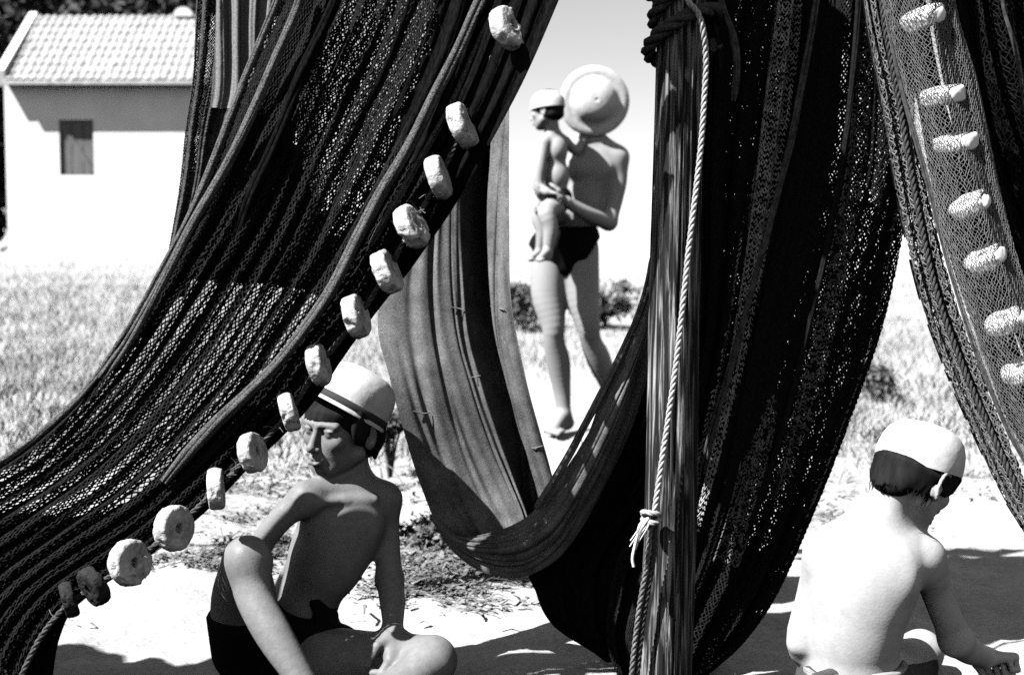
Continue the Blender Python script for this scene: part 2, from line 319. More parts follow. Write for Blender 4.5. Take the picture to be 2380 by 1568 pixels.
# ---------------------------------------------------------------- hut
def hut():
    Y = 30.0; k = 110.2
    X = lambda px: (px - 1190) / k * 1.0
    x0, x1 = at(12, 300, Y)[0], at(690, 300, Y)[0]; gz = .2
    eave = at(100, 172, Y)[2]; ridge = at(100, 50, Y + 1.8)[2]; dep = 3.6
    t = thing('fishermans_hut', 'small whitewashed hut with pale tiled roof and one closed shutter', 'hut', ((x0 + x1) / 2, Y, gz))
    ox, oz = (x0 + x1) / 2, gz; hw = (x1 - x0) / 2; H = eave - gz
    wx0, wx1, wz0, wz1 = at(137, 300, Y)[0] - ox, at(217, 300, Y)[0] - ox, at(150, 407, Y)[2] - oz, at(150, 279, Y)[2] - oz
    mb = MB()                                         # front wall around the window opening
    for (a, b, c, d) in [(-hw, wx0, -.6, H), (wx1, hw, -.6, H), (wx0, wx1, -.6, wz0), (wx0, wx1, wz1, H)]: mb.box((a, 0, c), (b, .3, d))
    link('front_wall', mb.mesh('front_wall', False), M_lime, t)
    mb = MB(); rz = ridge - oz
    for sx in (-1, 1):
        mb = MB(); xa, xb = (-hw, -hw + .3) if sx < 0 else (hw - .3, hw)
        V = [(xa, .301, -.6), (xa, dep, -.6), (xa, dep, H - .05), (xa, dep / 2, rz - .12), (xa, .301, H - .05)]; V2 = [(xb, y, z) for (_, y, z) in V]
        mb.add(V + V2, [[0, 1, 2, 3, 4], [9, 8, 7, 6, 5]]); mb.add(V + V2, [[0, 5, 6, 1], [1, 6, 7, 2], [2, 7, 8, 3], [3, 8, 9, 4], [4, 9, 5, 0]])
        link('gable_wall', mb.mesh('gable_wall', False), M_lime, t)
    mb = MB(); mb.box((-hw + .301, dep - .3, -.6), (hw - .301, dep, H)); link('rear_wall', mb.mesh('rear_wall', False), M_lime, t)
    # parapet strip on the left gable
    # roof
    ov = .40; sl = math.atan2(rz - H, dep / 2); mb = MB()
    def rp(x, s): return (x, -ov + s * math.cos(sl), H - ov * math.tan(sl) + .04 + s * math.sin(sl))
    Ls = (dep / 2 + ov) / math.cos(sl)
    A = [rp(-hw + .12, 0), rp(hw + .1, 0), rp(hw + .1, Ls), rp(-hw + .12, Ls)]; n_ = .06
    V = np.array(A + [(x, y, z + n_) for x, y, z in A]); mb.add(V, [(0, 3, 2, 1), (4, 5, 6, 7), (0, 1, 5, 4), (1, 2, 6, 5), (2, 3, 7, 6), (3, 0, 4, 7)])
    B = [(x, dep - y, z) for x, y, z in A]; V = np.array(B + [(x, y, z + n_) for x, y, z in B]); mb.add(V, [(0, 1, 2, 3), (7, 6, 5, 4), (4, 5, 1, 0), (5, 6, 2, 1), (6, 7, 3, 2), (7, 4, 0, 3)])
    roof = link('roof', mb.mesh('roof', False), M_tile, t)
    mb = MB(); rs = np.random.RandomState(5); nc = int((2 * hw) / .17); rows = int(Ls / .33) + 1
    for c in range(nc + 1):
        xc = -hw + .2 + c * .17
        for r in range(rows):
            s0 = max(r * .33 + rs.uniform(-.02, .02) - .04, .03); s1 = min(s0 + .40, Ls + .03); j = rs.uniform(-.015, .015); ri = .072
            a = np.linspace(0, math.pi, 6); pts = []
            for s_, rr, lift in ((s0, ri, .075), (s1, ri * .8, .055)):
                p = rp(0, s_)
                for q in a: pts.append((xc + j + rr * math.cos(q), p[1] - .55 * rr * math.sin(q) * math.sin(sl), p[2] + lift + .55 * rr * math.sin(q) * math.cos(sl)))
            Fq = [[i, i + 1, i + 7, i + 6] for i in range(5)]; mb.add(pts, Fq); mb.add(pts[:6], [[0, 1, 2, 3, 4, 5]])
    o = link('roof_tiles', mb.mesh('roof_tiles', True), M_tile, roof); o['kind'] = 'stuff'
    mb = MB(); mb.box((-hw - .02, -ov - .04, H - .32), (-hw + .115, dep / 2, H - .02 + .3)); 
    V = [(-hw - .03, -.30, H - .28), (-hw - .03, dep / 2, rz + .02), (-hw - .03, dep / 2, rz + .2), (-hw - .03, -.38, H + .04)]
    mb = MB(); V2 = [(x + .17, y, z) for x, y, z in V]; mb.add(V + V2, [[0, 1, 2, 3], [7, 6, 5, 4], [0, 4, 5, 1], [1, 5, 6, 2], [2, 6, 7, 3], [3, 7, 4, 0]])
    link('verge', mb.mesh('verge', False), M_lime, t)
    # chimney pot
    c = at(430, 34, Y + 1.8); mb = MB(); cx, cz = c[0] - ox, c[2] - oz
    mb.box((cx - .16, dep / 2 - .16, rz - .1), (cx + .16, dep / 2 + .16, cz - .06)); 
    a = np.linspace(0, math.pi, 9); Vc = [(cx - .21 * math.cos(q), y, cz - .06 + .19 * math.sin(q)) for y in (dep / 2 - .2, dep / 2 + .2) for q in a]
    mb.add(Vc, [[i, i + 9, i + 10, i + 1] for i in range(8)]); mb.add(Vc, [list(range(9)), list(range(17, 8, -1))])
    link('chimney', mb.mesh('chimney', False), M_lime, t)
    # shutter
    sh = bpy.data.objects.new('window_shutter', None); COL.objects.link(sh); sh.parent = t; sh.location = ((wx0 + wx1) / 2, .06, (wz0 + wz1) / 2)
    W, Hh = wx1 - wx0, wz1 - wz0
    pm = MB(); pm.box((-W / 6 + .006, 0, -Hh / 2 + .01), (W / 6 - .006, .035, Hh / 2 - .01)); pm = pm.mesh('plank', False)
    for q in range(3):
        o = link('plank', pm, M_shut, sh); o.location = (-W / 2 + W / 6 + q * W / 3, .003 * q, 0)
    mb = MB(); d = np.array([W * .92, 0, -Hh * .86]); L = np.linalg.norm(d); an = math.atan2(d[2], d[0])
    Mx = Matrix.Rotation(-an, 4, 'Y'); mb.box((-L / 2, -.03, -.05), (L / 2, -.002, .05), np.array(Mx)); link('brace', mb.mesh('brace', False), M_shut, sh)
    mb = MB(); mb.box((wx0, .16, wz0), (wx1, .2, wz1)); link('window_recess', mb.mesh('window_recess', False), M_shut, t)
hut()

# ================================================================== BODIES (implicit surfaces turned into one mesh)
class Body:
    def __init__(s, vox, k=.02): s.pr = []; s.vox = vox; s.k = k
    def cone(s, a, ra, b, rb, k=None, cut=False): s.pr.append(('c', np.asarray(a, float), ra, np.asarray(b, float), rb, s.k if k is None else k, cut)); return s
    def ball(s, a, r, k=None, cut=False): return s.ell(a, (r, r, r), None, k, cut)
    def ell(s, c, r, R=None, k=None, cut=False):
        s.pr.append(('e', np.asarray(c, float), np.asarray(r, float), np.eye(3) if R is None else np.asarray(R, float), 0, s.k if k is None else k, cut)); return s
    def chain(s, pts, k=None):
        A = np.array([list(a) + [ra] for a, ra in pts]); A = catmull(A, 4 * len(A)) if len(A) > 2 else A
        s.pr.append(('p', A, 0, 0, 0, s.k if k is None else k, False)); return s
    def bounds(s, p):
        if p[0] == 'c':
            lo = np.minimum(p[1] - p[2], p[3] - p[4]); hi = np.maximum(p[1] + p[2], p[3] + p[4])
        elif p[0] == 'p': lo = (p[1][:, :3] - p[1][:, 3:]).min(0); hi = (p[1][:, :3] + p[1][:, 3:]).max(0)
        else:
            e = np.abs(p[3]) @ p[2]; lo = p[1] - e; hi = p[1] + e
        return lo, hi
    def mesh(s, name, inflate=0, clip=None):
        """clip: list of (point, normal): keep the side the normal points away from"""
        B = [s.bounds(p) for p in s.pr if not p[6]]; lo = np.min([b[0] for b in B], 0) - .03 - inflate; hi = np.max([b[1] for b in B], 0) + .03 + inflate
        v = s.vox; n = np.ceil((hi - lo) / v).astype(int) + 1; D = np.full(n, .05, np.float32)
        ax = [lo[i] + v * np.arange(n[i]) for i in range(3)]
        for p in s.pr:
            a, b = s.bounds(p); m = p[5] + .012 + abs(inflate)
            i0 = np.maximum(((a - m - lo) / v).astype(int), 0); i1 = np.minimum(((b + m - lo) / v).astype(int) + 2, n)
            if (i1 <= i0).any(): continue
            X = np.stack(np.meshgrid(*[ax[i][i0[i]:i1[i]] for i in range(3)], indexing='ij'), -1)
            if p[0] == 'p':
                d = None
                for a_, b_ in zip(p[1][:-1], p[1][1:]):
                    ba = b_[:3] - a_[:3]; l2 = ba.dot(ba) + 1e-12; pa = X - a_[:3]; h = np.clip(pa @ ba / l2, 0, 1)
                    dd = np.linalg.norm(pa - h[..., None] * ba, axis=-1) - (a_[3] + (b_[3] - a_[3]) * h); d = dd if d is None else np.minimum(d, dd)
            elif p[0] == 'c':
                ba = p[3] - p[1]; l2 = ba.dot(ba) + 1e-12; pa = X - p[1]; h = np.clip(pa @ ba / l2, 0, 1)
                d = np.linalg.norm(pa - h[..., None] * ba, axis=-1) - (p[2] + (p[4] - p[2]) * h)
            else:
                q = (X - p[1]) @ p[3]; k0 = np.linalg.norm(q / p[2], axis=-1); k1 = np.linalg.norm(q / p[2] ** 2, axis=-1); d = k0 * (k0 - 1) / (k1 + 1e-9)
            d -= inflate if not p[6] else 0
            sl = tuple(slice(i0[i], i1[i]) for i in range(3)); A = D[sl]; k = max(p[5], 1e-4)
            if p[6]:
                d = -d; h = np.clip(.5 + .5 * (d - A) / k, 0, 1); D[sl] = A * (1 - h) + d * h + k * h * (1 - h)
            else:
                h = np.clip(.5 + .5 * (A - d) / k, 0, 1); D[sl] = A * (1 - h) + d * h - k * h * (1 - h)
        if clip:
            X = np.stack(np.meshgrid(*ax, indexing='ij'), -1)
            for c, nn in clip: D = np.maximum(D, (X - np.asarray(c)) @ nrm(nn)).astype(np.float32)
        V, Q = surface_nets(D, lo, v); return mesh_np(name, V, [Q])
def surface_nets(D, lo, v):
    ins = D < 0; nx, ny, nz = D.shape
    c = np.zeros((nx - 1, ny - 1, nz - 1), np.int8)
    for i in (0, 1):
        for j in (0, 1):
            for k in (0, 1): c += ins[i:nx - 1 + i, j:ny - 1 + j, k:nz - 1 + k]
    cells = np.argwhere((c > 0) & (c < 8)); idx = np.full(c.shape, -1, np.int32); idx[tuple(cells.T)] = np.arange(len(cells))
    acc = np.zeros((len(cells), 3)); cnt = np.zeros(len(cells))
    E = [(a, b) for a in np.ndindex(2, 2, 2) for b in np.ndindex(2, 2, 2) if sum(b) == sum(a) + 1 and all(y >= x for x, y in zip(a, b))]
    for a, b in E:
        da = D[tuple((cells + a).T)]; db = D[tuple((cells + b).T)]; m = (da < 0) != (db < 0); t = np.where(m, da / np.where(m, da - db, 1), 0)
        p = np.array(a) + t[:, None] * (np.array(b) - np.array(a)); acc[m] += p[m]; cnt[m] += 1
    V = lo + v * (cells + acc / cnt[:, None]); Q = []
    for ax_ in range(3):
        sl0 = [slice(1, -1)] * 3; sl1 = [slice(1, -1)] * 3
        sl0[ax_] = slice(0, -1); sl1[ax_] = slice(1, None); a = ins[tuple(sl0)]; b = ins[tuple(sl1)]
        pts = np.argwhere(a != b); flip = a[tuple(pts.T)]; off = np.array([1, 1, 1]); off[ax_] = 0; pts = pts + off
        u, w = [(1, 2), (2, 0), (0, 1)][ax_]; eu = np.zeros(3, int); eu[u] = 1; ew = np.zeros(3, int); ew[w] = 1
        q = np.stack([idx[tuple((pts - eu - ew).T)], idx[tuple((pts - ew).T)], idx[tuple(pts.T)], idx[tuple((pts - eu).T)]], 1)
        q[~flip] = q[~flip][:, ::-1]; Q.append(q)
    Q = np.concatenate(Q); return V, Q[(Q >= 0).all(1)]

def frame(f, u):                      # person's right, forward, up as columns
    f = nrm(f); u = np.asarray(u, float); u = nrm(u - f * u.dot(f)); r = np.cross(f, u); return np.stack([r, f, u], 1)
def add_head(B, c, R, s=1.0, fine=True):
    L = lambda x, y, z: np.asarray(c) + R @ (np.array([x, y, z]) * s)
    B.ell(L(0, -.012, .028), np.array([.073, .090, .082]) * s, R, .02)
    B.ell(L(0, .030, -.035), np.array([.056, .052, .068]) * s, R, .02)          # face block
    B.cone(L(0, .052, -.088), .020 * s, L(0, .045, -.075), .026 * s, .02)        # chin
    for sx in (-1, 1):
        B.cone(L(.018 * sx, .055, -.086), .014 * s, L(.050 * sx, .000, -.052), .020 * s, .016)   # jaw line
        B.ell(L(.036 * sx, .060, -.022), np.array([.020, .016, .018]) * s, R, .014)              # cheek
        B.cone(L(.010 * sx, .083, .014), .009 * s, L(.042 * sx, .068, .014), .009 * s, .010)     # brow
        # ear
        B.ell(L(.076 * sx, -.012, -.012), np.array([.009, .019, .030]) * s, R, .008)
        B.ell(L(.084 * sx, -.008, -.010), np.array([.006, .010, .018]) * s, R, .005, True)
        B.ell(L(.029 * sx, .092, -.002), np.array([.018, .015, .011]) * s, R, .010, True)        # eye socket
        B.ball(L(.029 * sx, .070, -.003), .0125 * s, .003)                                       # eye
        B.ell(L(.029 * sx, .0765, .0035), np.array([.015, .008, .0045]) * s, R, .003)             # upper lid
    B.cone(L(0, .083, .004), .0065 * s, L(0, .098, -.034), .0085 * s, .008)                      # nose bridge
    B.ball(L(0, .100, -.038), .0095 * s, .006)
    for sx in (-1, 1): B.ball(L(.0105 * sx, .090, -.041), .0065 * s, .005)
    B.ell(L(0, .079, -.064), np.array([.021, .013, .016]) * s, R, .010)                          # muzzle
    for sx in (-1, 1): B.cone(L(0, .0925, -.0605), .0042 * s, L(.018 * sx, .083, -.0625), .0028 * s, .003)
    B.cone(L(-.010, .0895, -.0715), .0052 * s, L(.010, .0895, -.0715), .0052 * s, .004)
    B.cone(L(-.020, .089, -.0655), .0018 * s, L(.020, .089, -.0655), .0018 * s, .0015, True)
    return L
def add_hand(B, wrist, d, palm, size=.15, curl=.5, side=1, thumb=.6, spread=.12, curls=None):
    """d: direction wrist->fingers, palm: direction the palm faces, side: +1 thumb towards cross(d,palm)"""
    d = nrm(d); palm = nrm(np.asarray(palm, float) - d * np.dot(palm, d)); w = np.cross(d, palm) * side; W = np.asarray(wrist, float); S_ = size
    k = .006 * size / .15
    B.cone(W, .145 * S_, W + d * .12 * S_, .13 * S_, .012)
    base = []
    for i, x in enumerate((.20, .07, -.06, -.18)):
        b = W + d * S_ * (.50 - .03 * abs(i - 1)) + w * x * S_; base.append(b)
        B.cone(W + d * .1 * S_ + w * x * .55 * S_, .085 * S_, b, .070 * S_, .008)
    lens = [(.22, .15, .11), (.25, .17, .12), (.23, .16, .11), (.18, .12, .10)]; rad = [.058, .060, .057, .050]
    for i in range(4):
        c = (curls[i] if curls else curl) ; p = base[i]; a = 0; fan = (1.5 - i) * spread
        for j, l in enumerate(lens[i]):
            a += c * (.9, 1.25, .8)[j]
            dd = nrm(d * math.cos(a) + palm * math.sin(a) + w * math.tan(fan) * math.cos(a)); q = p + dd * l * S_; r0 = rad[i] * (1, .93, .86, .74)[j] * S_; r1 = rad[i] * (.93, .86, .74)[j] * S_
            B.cone(p, r0, q, r1, k * .5); p = q
    p = W + d * .12 * S_ + w * .15 * S_; B.cone(W + d * .08 * S_, .10 * S_, p, .09 * S_, .008)
    d1 = nrm(d * .6 + w * .8 + palm * thumb * .5); q = p + d1 * .24 * S_; B.cone(p, .085 * S_, q, .066 * S_, .006)
    d2 = nrm(d * .85 + w * (.45 - .5 * thumb) + palm * thumb * .9); q2 = q + d2 * .17 * S_; B.cone(q, .064 * S_, q2, .058 * S_, .004)
    d3 = nrm(d * .8 + w * (.2 - .6 * thumb) + palm * thumb); B.cone(q2, .058 * S_, q2 + d3 * .13 * S_, .046 * S_, .004)
def add_foot(B, ankle, toe_dir, size=.19, up=(0, 0, 1)):
    u = nrm(up); d = nrm(np.asarray(toe_dir, float) - u * np.dot(toe_dir, u)); w = np.cross(d, u); A = np.asarray(ankle, float); s = size
    B.cone(A, .15 * s, A - d * .16 * s - u * .20 * s, .15 * s, .015)
    B.cone(A + d * .05 * s, .14 * s, A + d * .5 * s - u * .24 * s, .12 * s, .015)
    B.cone(A - d * .1 * s - u * .22 * s, .13 * s, A + d * .52 * s - u * .27 * s, .11 * s, .012)
    for i in range(5):
        x = (i - 2) * .095 * s; B.cone(A + d * (.5 - .02 * i) * s - u * .28 * s + w * x, .062 * s, A + d * (.74 - .05 * i) * s - u * .31 * s + w * x * 1.1, (.052 - .004 * i) * s, .004)
def lathe_hat(name, prof, c, R, seg=56, wob=.0, peak=0., pr=.09):
    """prof: (radius, height) list, outside then inside; local z is the hat axis"""
    prof = np.array(prof); A = np.arange(seg) * 2 * math.pi / seg; n = len(prof)
    rr = prof[:, 0][:, None] * (1 + wob * np.sin(2 * A + .6)[None] + wob * .5 * np.sin(3 * A + 2)[None])
    rr = rr + peak * np.clip((prof[:, 0][:, None] - pr) / .006, 0, 1) * np.clip(np.sin(A)[None], 0, 1) ** 2
    V = np.stack([rr * np.cos(A), rr * np.sin(A) * 1.12, np.repeat(prof[:, 1][:, None], seg, 1) + wob * .15 * rr * np.sin(2 * A + 1)[None]], -1).reshape(-1, 3)
    V = V @ np.asarray(R).T + np.asarray(c)
    i = np.arange(n - 1)[:, None] * seg; j = np.arange(seg)[None]; k = (j + 1) % seg
    return mesh_np(name, V, [np.stack([i + j, i + k, i + seg + k, i + seg + j], -1).reshape(-1, 4)])

def strands(parent, L, off, seed, n, s_=1.0):
    """loose hair ends at the nape and temples"""
    rs = np.random.RandomState(seed); mb = MB()
    for q in range(n):
        a = rs.uniform(-1.7, 1.7); rr = rs.uniform(.96, 1.04); z0 = rs.uniform(-.035, .01); p = L(.072 * s_ * rr * math.sin(a), (-.016 - .076 * rr * math.cos(a)) * s_, z0)
        e = L(.068 * s_ * math.sin(a + rs.normal(0, .1)), (-.016 - .068 * math.cos(a)) * s_ + rs.normal(0, .004), z0 - rs.uniform(.022, .045)); m = (p + e) / 2 + rs.normal(0, .002, 3)
        tube_mb(mb, catmull([p, m, e], 5), np.linspace(.0016, .0005, 5), 3)
    o = link('loose_hair', mb.mesh('loose_hair'), M_hair, parent); o.location = -off; o['kind'] = 'stuff'
# ---------------------------------------------------------------- boy sitting at the left
def boy_sitting():
    B = Body(.0032, .022); J = at
    neck = J(812, 1122, 3.21); shR = J(712, 1158, 3.13); shL = J(893, 1160, 3.23)
    # torso
    R0 = frame((-.25, -.95, .05), (.28, 0, 1))
    B.ell(J(797, 1215, 3.20), (.098, .076, .115), R0, .04)
    B.ell(J(757, 1300, 3.20), (.088, .070, .10), R0, .04)
    B.ell(J(705, 1400, 3.23), (.082, .070, .10), R0, .04)
    B.ell(J(655, 1505, 3.25), (.105, .085, .085), R0, .04)
    B.cone(shR, .036, neck, .040, .03); B.cone(shL, .036, neck, .040, .03)
    B.cone(J(742, 1168, 3.115), .007, J(797, 1162, 3.135), .006, .016); B.cone(J(870, 1162, 3.16), .007, J(812, 1162, 3.14), .006, .016)   # collar bones
    B.ell(J(750, 1215, 3.155), (.045, .02, .035), R0, .03); B.ell(J(835, 1215, 3.175), (.045, .02, .035), R0, .03)
    # neck and head
    hc = J(795, 992, 3.20); Rh = frame((-.58, -.81, .0), (.10, .0, 1))
    B.cone(neck + np.array([0, 0, -.01]), .043, hc + Rh @ np.array([0, -.03, -.04]), .041, .022)
    add_head(B, hc, Rh, 1.0)
    # his left arm (image right), straight down with a drooping hand
    B.chain([(shL, .038), (J(899, 1235, 3.225), .029), (J(905, 1340, 3.20), .029)]); 
    el = J(906, 1350, 3.19); B.chain([(el, .030), (J(912, 1400, 3.15), .0285), (J(914, 1470, 3.06), .020)])
    wr = J(915, 1478, 3.045); add_hand(B, wr, (.15, -.62, -.60), (-.55, -.1, -.6), .150, curls=[.95, 1.1, 1.2, 1.2], side=-1, thumb=.9, spread=.06)
    # his right arm: elbow behind the raised knee, forearm hanging behind the shin
    B.chain([(shR, .035), (J(655, 1203, 3.12), .028), (J(600, 1282, 3.12), .027), (J(610, 1360, 3.12), .025), (J(628, 1450, 3.09), .020)])
    add_hand(B, J(630, 1460, 3.09), (.2, -.1, -1), (.9, .1, .1), .145, curl=.4, side=1)
    # raised leg
    B.chain([(J(578, 1505, 3.22), .078), (J(560, 1400, 3.10), .066), (J(573, 1306, 2.90), .050)], .03)
    B.ell(J(576, 1298, 2.885), (.043, .043, .046), None, .02)
    B.chain([(J(576, 1312, 2.89), .044), (J(592, 1390, 2.86), .038), (J(640, 1480, 2.82), .037), (J(708, 1590, 2.78), .027), (J(745, 1655, 2.77), .024)], .02)
    add_foot(B, J(750, 1665, 2.76), (.3, -.9, 0), .19)
    # folded leg lying on the sand
    B.chain([(J(700, 1525, 3.20), .076), (J(860, 1530, 3.08), .060), (J(1004, 1530, 3.00), .050)], .03)
    B.chain([(J(1006, 1538, 2.99), .048), (J(930, 1590, 2.93), .040), (J(800, 1632, 2.88), .028)], .02)
    add_foot(B, J(790, 1640, 2.87), (-.9, -.3, 0), .18, up=(.1, -.6, .8))
    t = thing('person', 'boy in a white hat sitting on the sand with one knee raised, looking left', 'person', tuple(J(660, 1600, 3.2) * [1, 1, 0]))
    off = np.array(t.location)
    body = link('body', B.mesh('body'), M_skin, t); body.location = -off
    # shorts
    Sb = Body(.004, .03)
    Sb.ell(J(657, 1500, 3.25), (.112, .092, .085), R0); Sb.cone(J(578, 1505, 3.22), .082, J(563, 1420, 3.12), .076); Sb.cone(J(690, 1520, 3.21), .080, J(775, 1526, 3.16), .073)
    Sb.ell(J(700, 1430, 3.235), (.086, .075, .05), R0)
    for k_ in range(4): Sb.cone(J(735 + 8 * k_, 1400 + 26 * k_, 3.16), .012, J(770 + 3 * (k_ % 2), 1405 + 24 * k_, 3.20), .010, .012)
    o = link('shorts', Sb.mesh('shorts', .004, [(J(560, 1392, 3.2), (-.1, -.1, 1))]), M_trunks, t); o.location = -off
    # hair
    Hb = Body(.0035, .012); L = lambda x, y, z: hc + Rh @ np.array([x, y, z])
    Hb.ell(L(0, -.016, .030), (.079, .093, .086), Rh); Hb.ell(L(0, -.060, -.020), (.070, .046, .060), Rh)
    for sx in (-1, 1): Hb.ell(L(.072 * sx, .016, .012), (.012, .030, .042), Rh, .008)
    for a in np.linspace(-1.0, 1.0, 11): Hb.cone(L(.070 * math.sin(a), .072 * math.cos(a), .040), .012, L(.068 * math.sin(a + .1), .083 * math.cos(a), .022), .005, .008)
    for a in np.linspace(-1.25, 1.25, 15): Hb.cone(L(.074 * math.sin(a), -.016 - .082 * math.cos(a), -.005), .011, L(.066 * math.sin(a), -.016 - .070 * math.cos(a), -.058 + .012 * math.sin(a * 9)), .005, .006)
    Hb.ell(L(0, .078, -.045), (.068, .055, .065), Rh, .004, True)
    ax = nrm((.50, .24, .84)); Rt = frame(nrm((-.56, -.80, .5)), ax) * .955; base = L(.0, -.020, .036)
    o = link('hair', Hb.mesh('hair', 0, [(base + ax * .010, ax)]), M_hair, t); o.location = -off
    strands(t, L, off, 5, 260)
    # hat
    P = [(.0935, -.009), (.0930, -.004), (.0888, .001), (.0880, .014), (.0880, .035), (.0860, .056), (.080, .076), (.067, .092), (.048, .102), (.024, .106), (.002, .107)]
    dome = P + [(.002, .103), (.045, .098), (.064, .088), (.077, .073), (.083, .054), (.085, .0), (.090, -.006), (.0935, -.009)]
    hat = link('hat', lathe_hat('hat', dome, base, Rt, 64, .012, peak=.042), M_hat, t); hat.location = -off
    bd = link('hat_band', lathe_hat('hat_band', [(.0893, .0), (.0905, .001), (.0903, .017), (.0888, .0175), (.0893, .0)], base, Rt, 64, .012), M_band, hat)
boy_sitting()

# ---------------------------------------------------------------- boy crouching at the right, back to the camera
def boy_crouching():
    B = Body(.0034, .022); J = at
    neck = J(2045, 1215, 2.83); shR = J(2148, 1293, 2.80); shL = J(1918, 1285, 2.87)
    R0 = frame((.62, .78, -.05), (.15, .15, 1)); Rr = frame((.62, .78, -.2), (.1, .2, 1))
    B.ell(J(2022, 1320, 2.82), (.106, .078, .110), R0, .045)
    B.ell(J(1992, 1405, 2.83), (.100, .074, .110), R0, .045)
    B.ell(J(1982, 1500, 2.85), (.092, .074, .10), R0, .045)
    B.ell(J(1985, 1600, 2.87), (.115, .095, .085), R0, .04)
    B.cone(shR, .040, neck, .044, .035); B.cone(shL, .040, neck, .044, .035)
    B.ell(J(2085, 1330, 2.765), (.035, .016, .045), R0, .03); B.ell(J(1950, 1330, 2.83), (.035, .016, .045), R0, .03)
    hc = J(2131, 1106, 2.82); Rh = frame((.72, .45, -.52), (.5, .25, .83))
    B.cone(neck, .047, hc + Rh @ np.array([0, -.030, -.04]), .040, .03)
    add_head(B, hc, Rh, .90)
    for sx in (-1, 1):
        B.chain([(hc + Rh @ (np.array([q[0] * sx, q[1], q[2]])), .0038) for q in ((.066, .004, -.036), (.076, -.006, -.034), (.080, -.018, -.018), (.082, -.021, .002), (.079, -.013, .016), (.074, .004, .018))], .003)
    B.chain([(shR, .034), (J(2162, 1325, 2.81), .036), (J(2177, 1375, 2.84), .031), (J(2220, 1484, 2.88), .031)]); B.chain([(J(2221, 1487, 2.88), .032), (J(2252, 1510, 2.92), .029), (J(2288, 1526, 2.97), .022)])
    add_hand(B, J(2290, 1527, 2.975), (.75, .55, -.15), (.1, -.2, -1), .150, curls=[1.35, 1.4, 1.45, 1.45], side=1, thumb=1.0, spread=.0)
    B.chain([(shL, .040), (J(1885, 1390, 2.90), .031), (J(1862, 1495, 2.88), .030), (J(1905, 1545, 2.98), .027), (J(1960, 1570, 3.08), .021)])
    add_hand(B, J(1962, 1570, 3.08), (.8, .5, -.3), (0, 0, -1), .145, curl=.4, side=-1)
    B.chain([(J(2020, 1600, 2.86), .080), (J(2075, 1560, 2.92), .066), (J(2122, 1538, 2.98), .050)], .03)
    B.chain([(J(2120, 1545, 2.99), .047), (J(2080, 1620, 2.93), .040), (J(2030, 1665, 2.86), .028)], .02); add_foot(B, J(2025, 1668, 2.85), (-.3, -.6, 0), .18, up=(0, .5, -.6))
    B.chain([(J(1960, 1595, 2.94), .078), (J(2060, 1560, 3.08), .062), (J(2140, 1512, 3.17), .048)], .03)
    B.chain([(J(2140, 1518, 3.17), .045), (J(2090, 1580, 3.10), .038), (J(2040, 1630, 3.02), .026)], .02)
    t = thing('person', 'bare-backed boy in a white cap crouching over the sand, reaching down', 'person', tuple(J(2000, 1600, 2.86) * [1, 1, 0])); off = np.array(t.location)
    o = link('body', B.mesh('body'), M_skin2, t); o.location = -off
    Sb = Body(.004, .03); Sb.ell(J(1985, 1600, 2.87), (.122, .102, .105), R0); Sb.cone(J(2020, 1602, 2.86), .088, J(2108, 1545, 2.97), .062); Sb.cone(J(1960, 1595, 2.94), .084, J(2060, 1562, 3.06), .068)
    Sb.cone(J(1895, 1575, 2.80), .008, J(2085, 1520, 2.80), .008, .012)
    o = link('shorts', Sb.mesh('shorts', .003, [(J(1985, 1538, 2.8), (.12, .1, 1))]), M_shorts, t); o.location = -off
    # rolled waistband
    mb = MB(); c = J(1985, 1548, 2.855)
    for dz, r_ in ((0, .009), (-.016, .008), (-.030, .008)):
        A = np.linspace(0, 2 * math.pi, 49); P = c + np.stack([.100 * np.cos(A), .083 * np.sin(A), 0 * A], 1) @ np.array(R0).T; P[:, 2] = c[2] + dz + .13 * (P[:, 0] - c[0]) + .002 * np.sin(A * 7); tube_mb(mb, P, r_, 8)
    o = link('waistband', mb.mesh('waistband'), M_shorts2, t); o.location = -off
    Hb = Body(.0032, .010); L = lambda x, y, z: hc + Rh @ (np.array([x, y, z]) * .90)
    Hb.ell(L(0, -.016, .030), (.072, .085, .078), Rh); Hb.ell(L(0, -.062, -.022), (.060, .036, .050), Rh)
    rs = np.random.RandomState(2)
    for a in np.linspace(-1.5, 1.5, 34):
        Hb.cone(L(.078 * math.sin(a), -.014 - .088 * math.cos(a), .0), .009, L(.069 * math.sin(a), -.020 - .074 * math.cos(a), -.060 - .014 * rs.uniform() + .02 * abs(math.sin(a))), .0025, .004)
    Hb.ell(L(0, .080, -.035), (.070, .052, .072), Rh, .004, True)
    for a in np.linspace(-.9, 1.3, 12): Hb.cone(L(.074 * math.sin(a), .082 * math.cos(a), .030), .012, L(.072 * math.sin(a), .088 * math.cos(a), .004), .006, .008)   # fringe
    for sx in (-1, 1): Hb.ell(L(.076 * sx, .016, .010), (.007, .022, .034), Rh, .006)
    ax = nrm((.30, .08, .95)); Rt = frame((.9, .3, -.3), ax); base = L(0, -.012, .030)
    o = link('hair', Hb.mesh('hair', 0, [(base + ax * .004, ax)]), M_hair, t); o.location = -off
    strands(t, L, off, 6, 420)
    P = [(.0805, -.006), (.0805, .006), (.0795, .018), (.076, .036), (.069, .054), (.056, .068), (.036, .077), (.016, .080), (.002, .0805)]
    dome = P + [(.002, .0770), (.034, .073), (.053, .064), (.066, .051), (.073, .034), (.077, .01), (.0805, -.006)]
    h = link('cap', lathe_hat('cap', dome, base, Rt, 64, .02), M_hat, t); h.location = -off
boy_crouching()

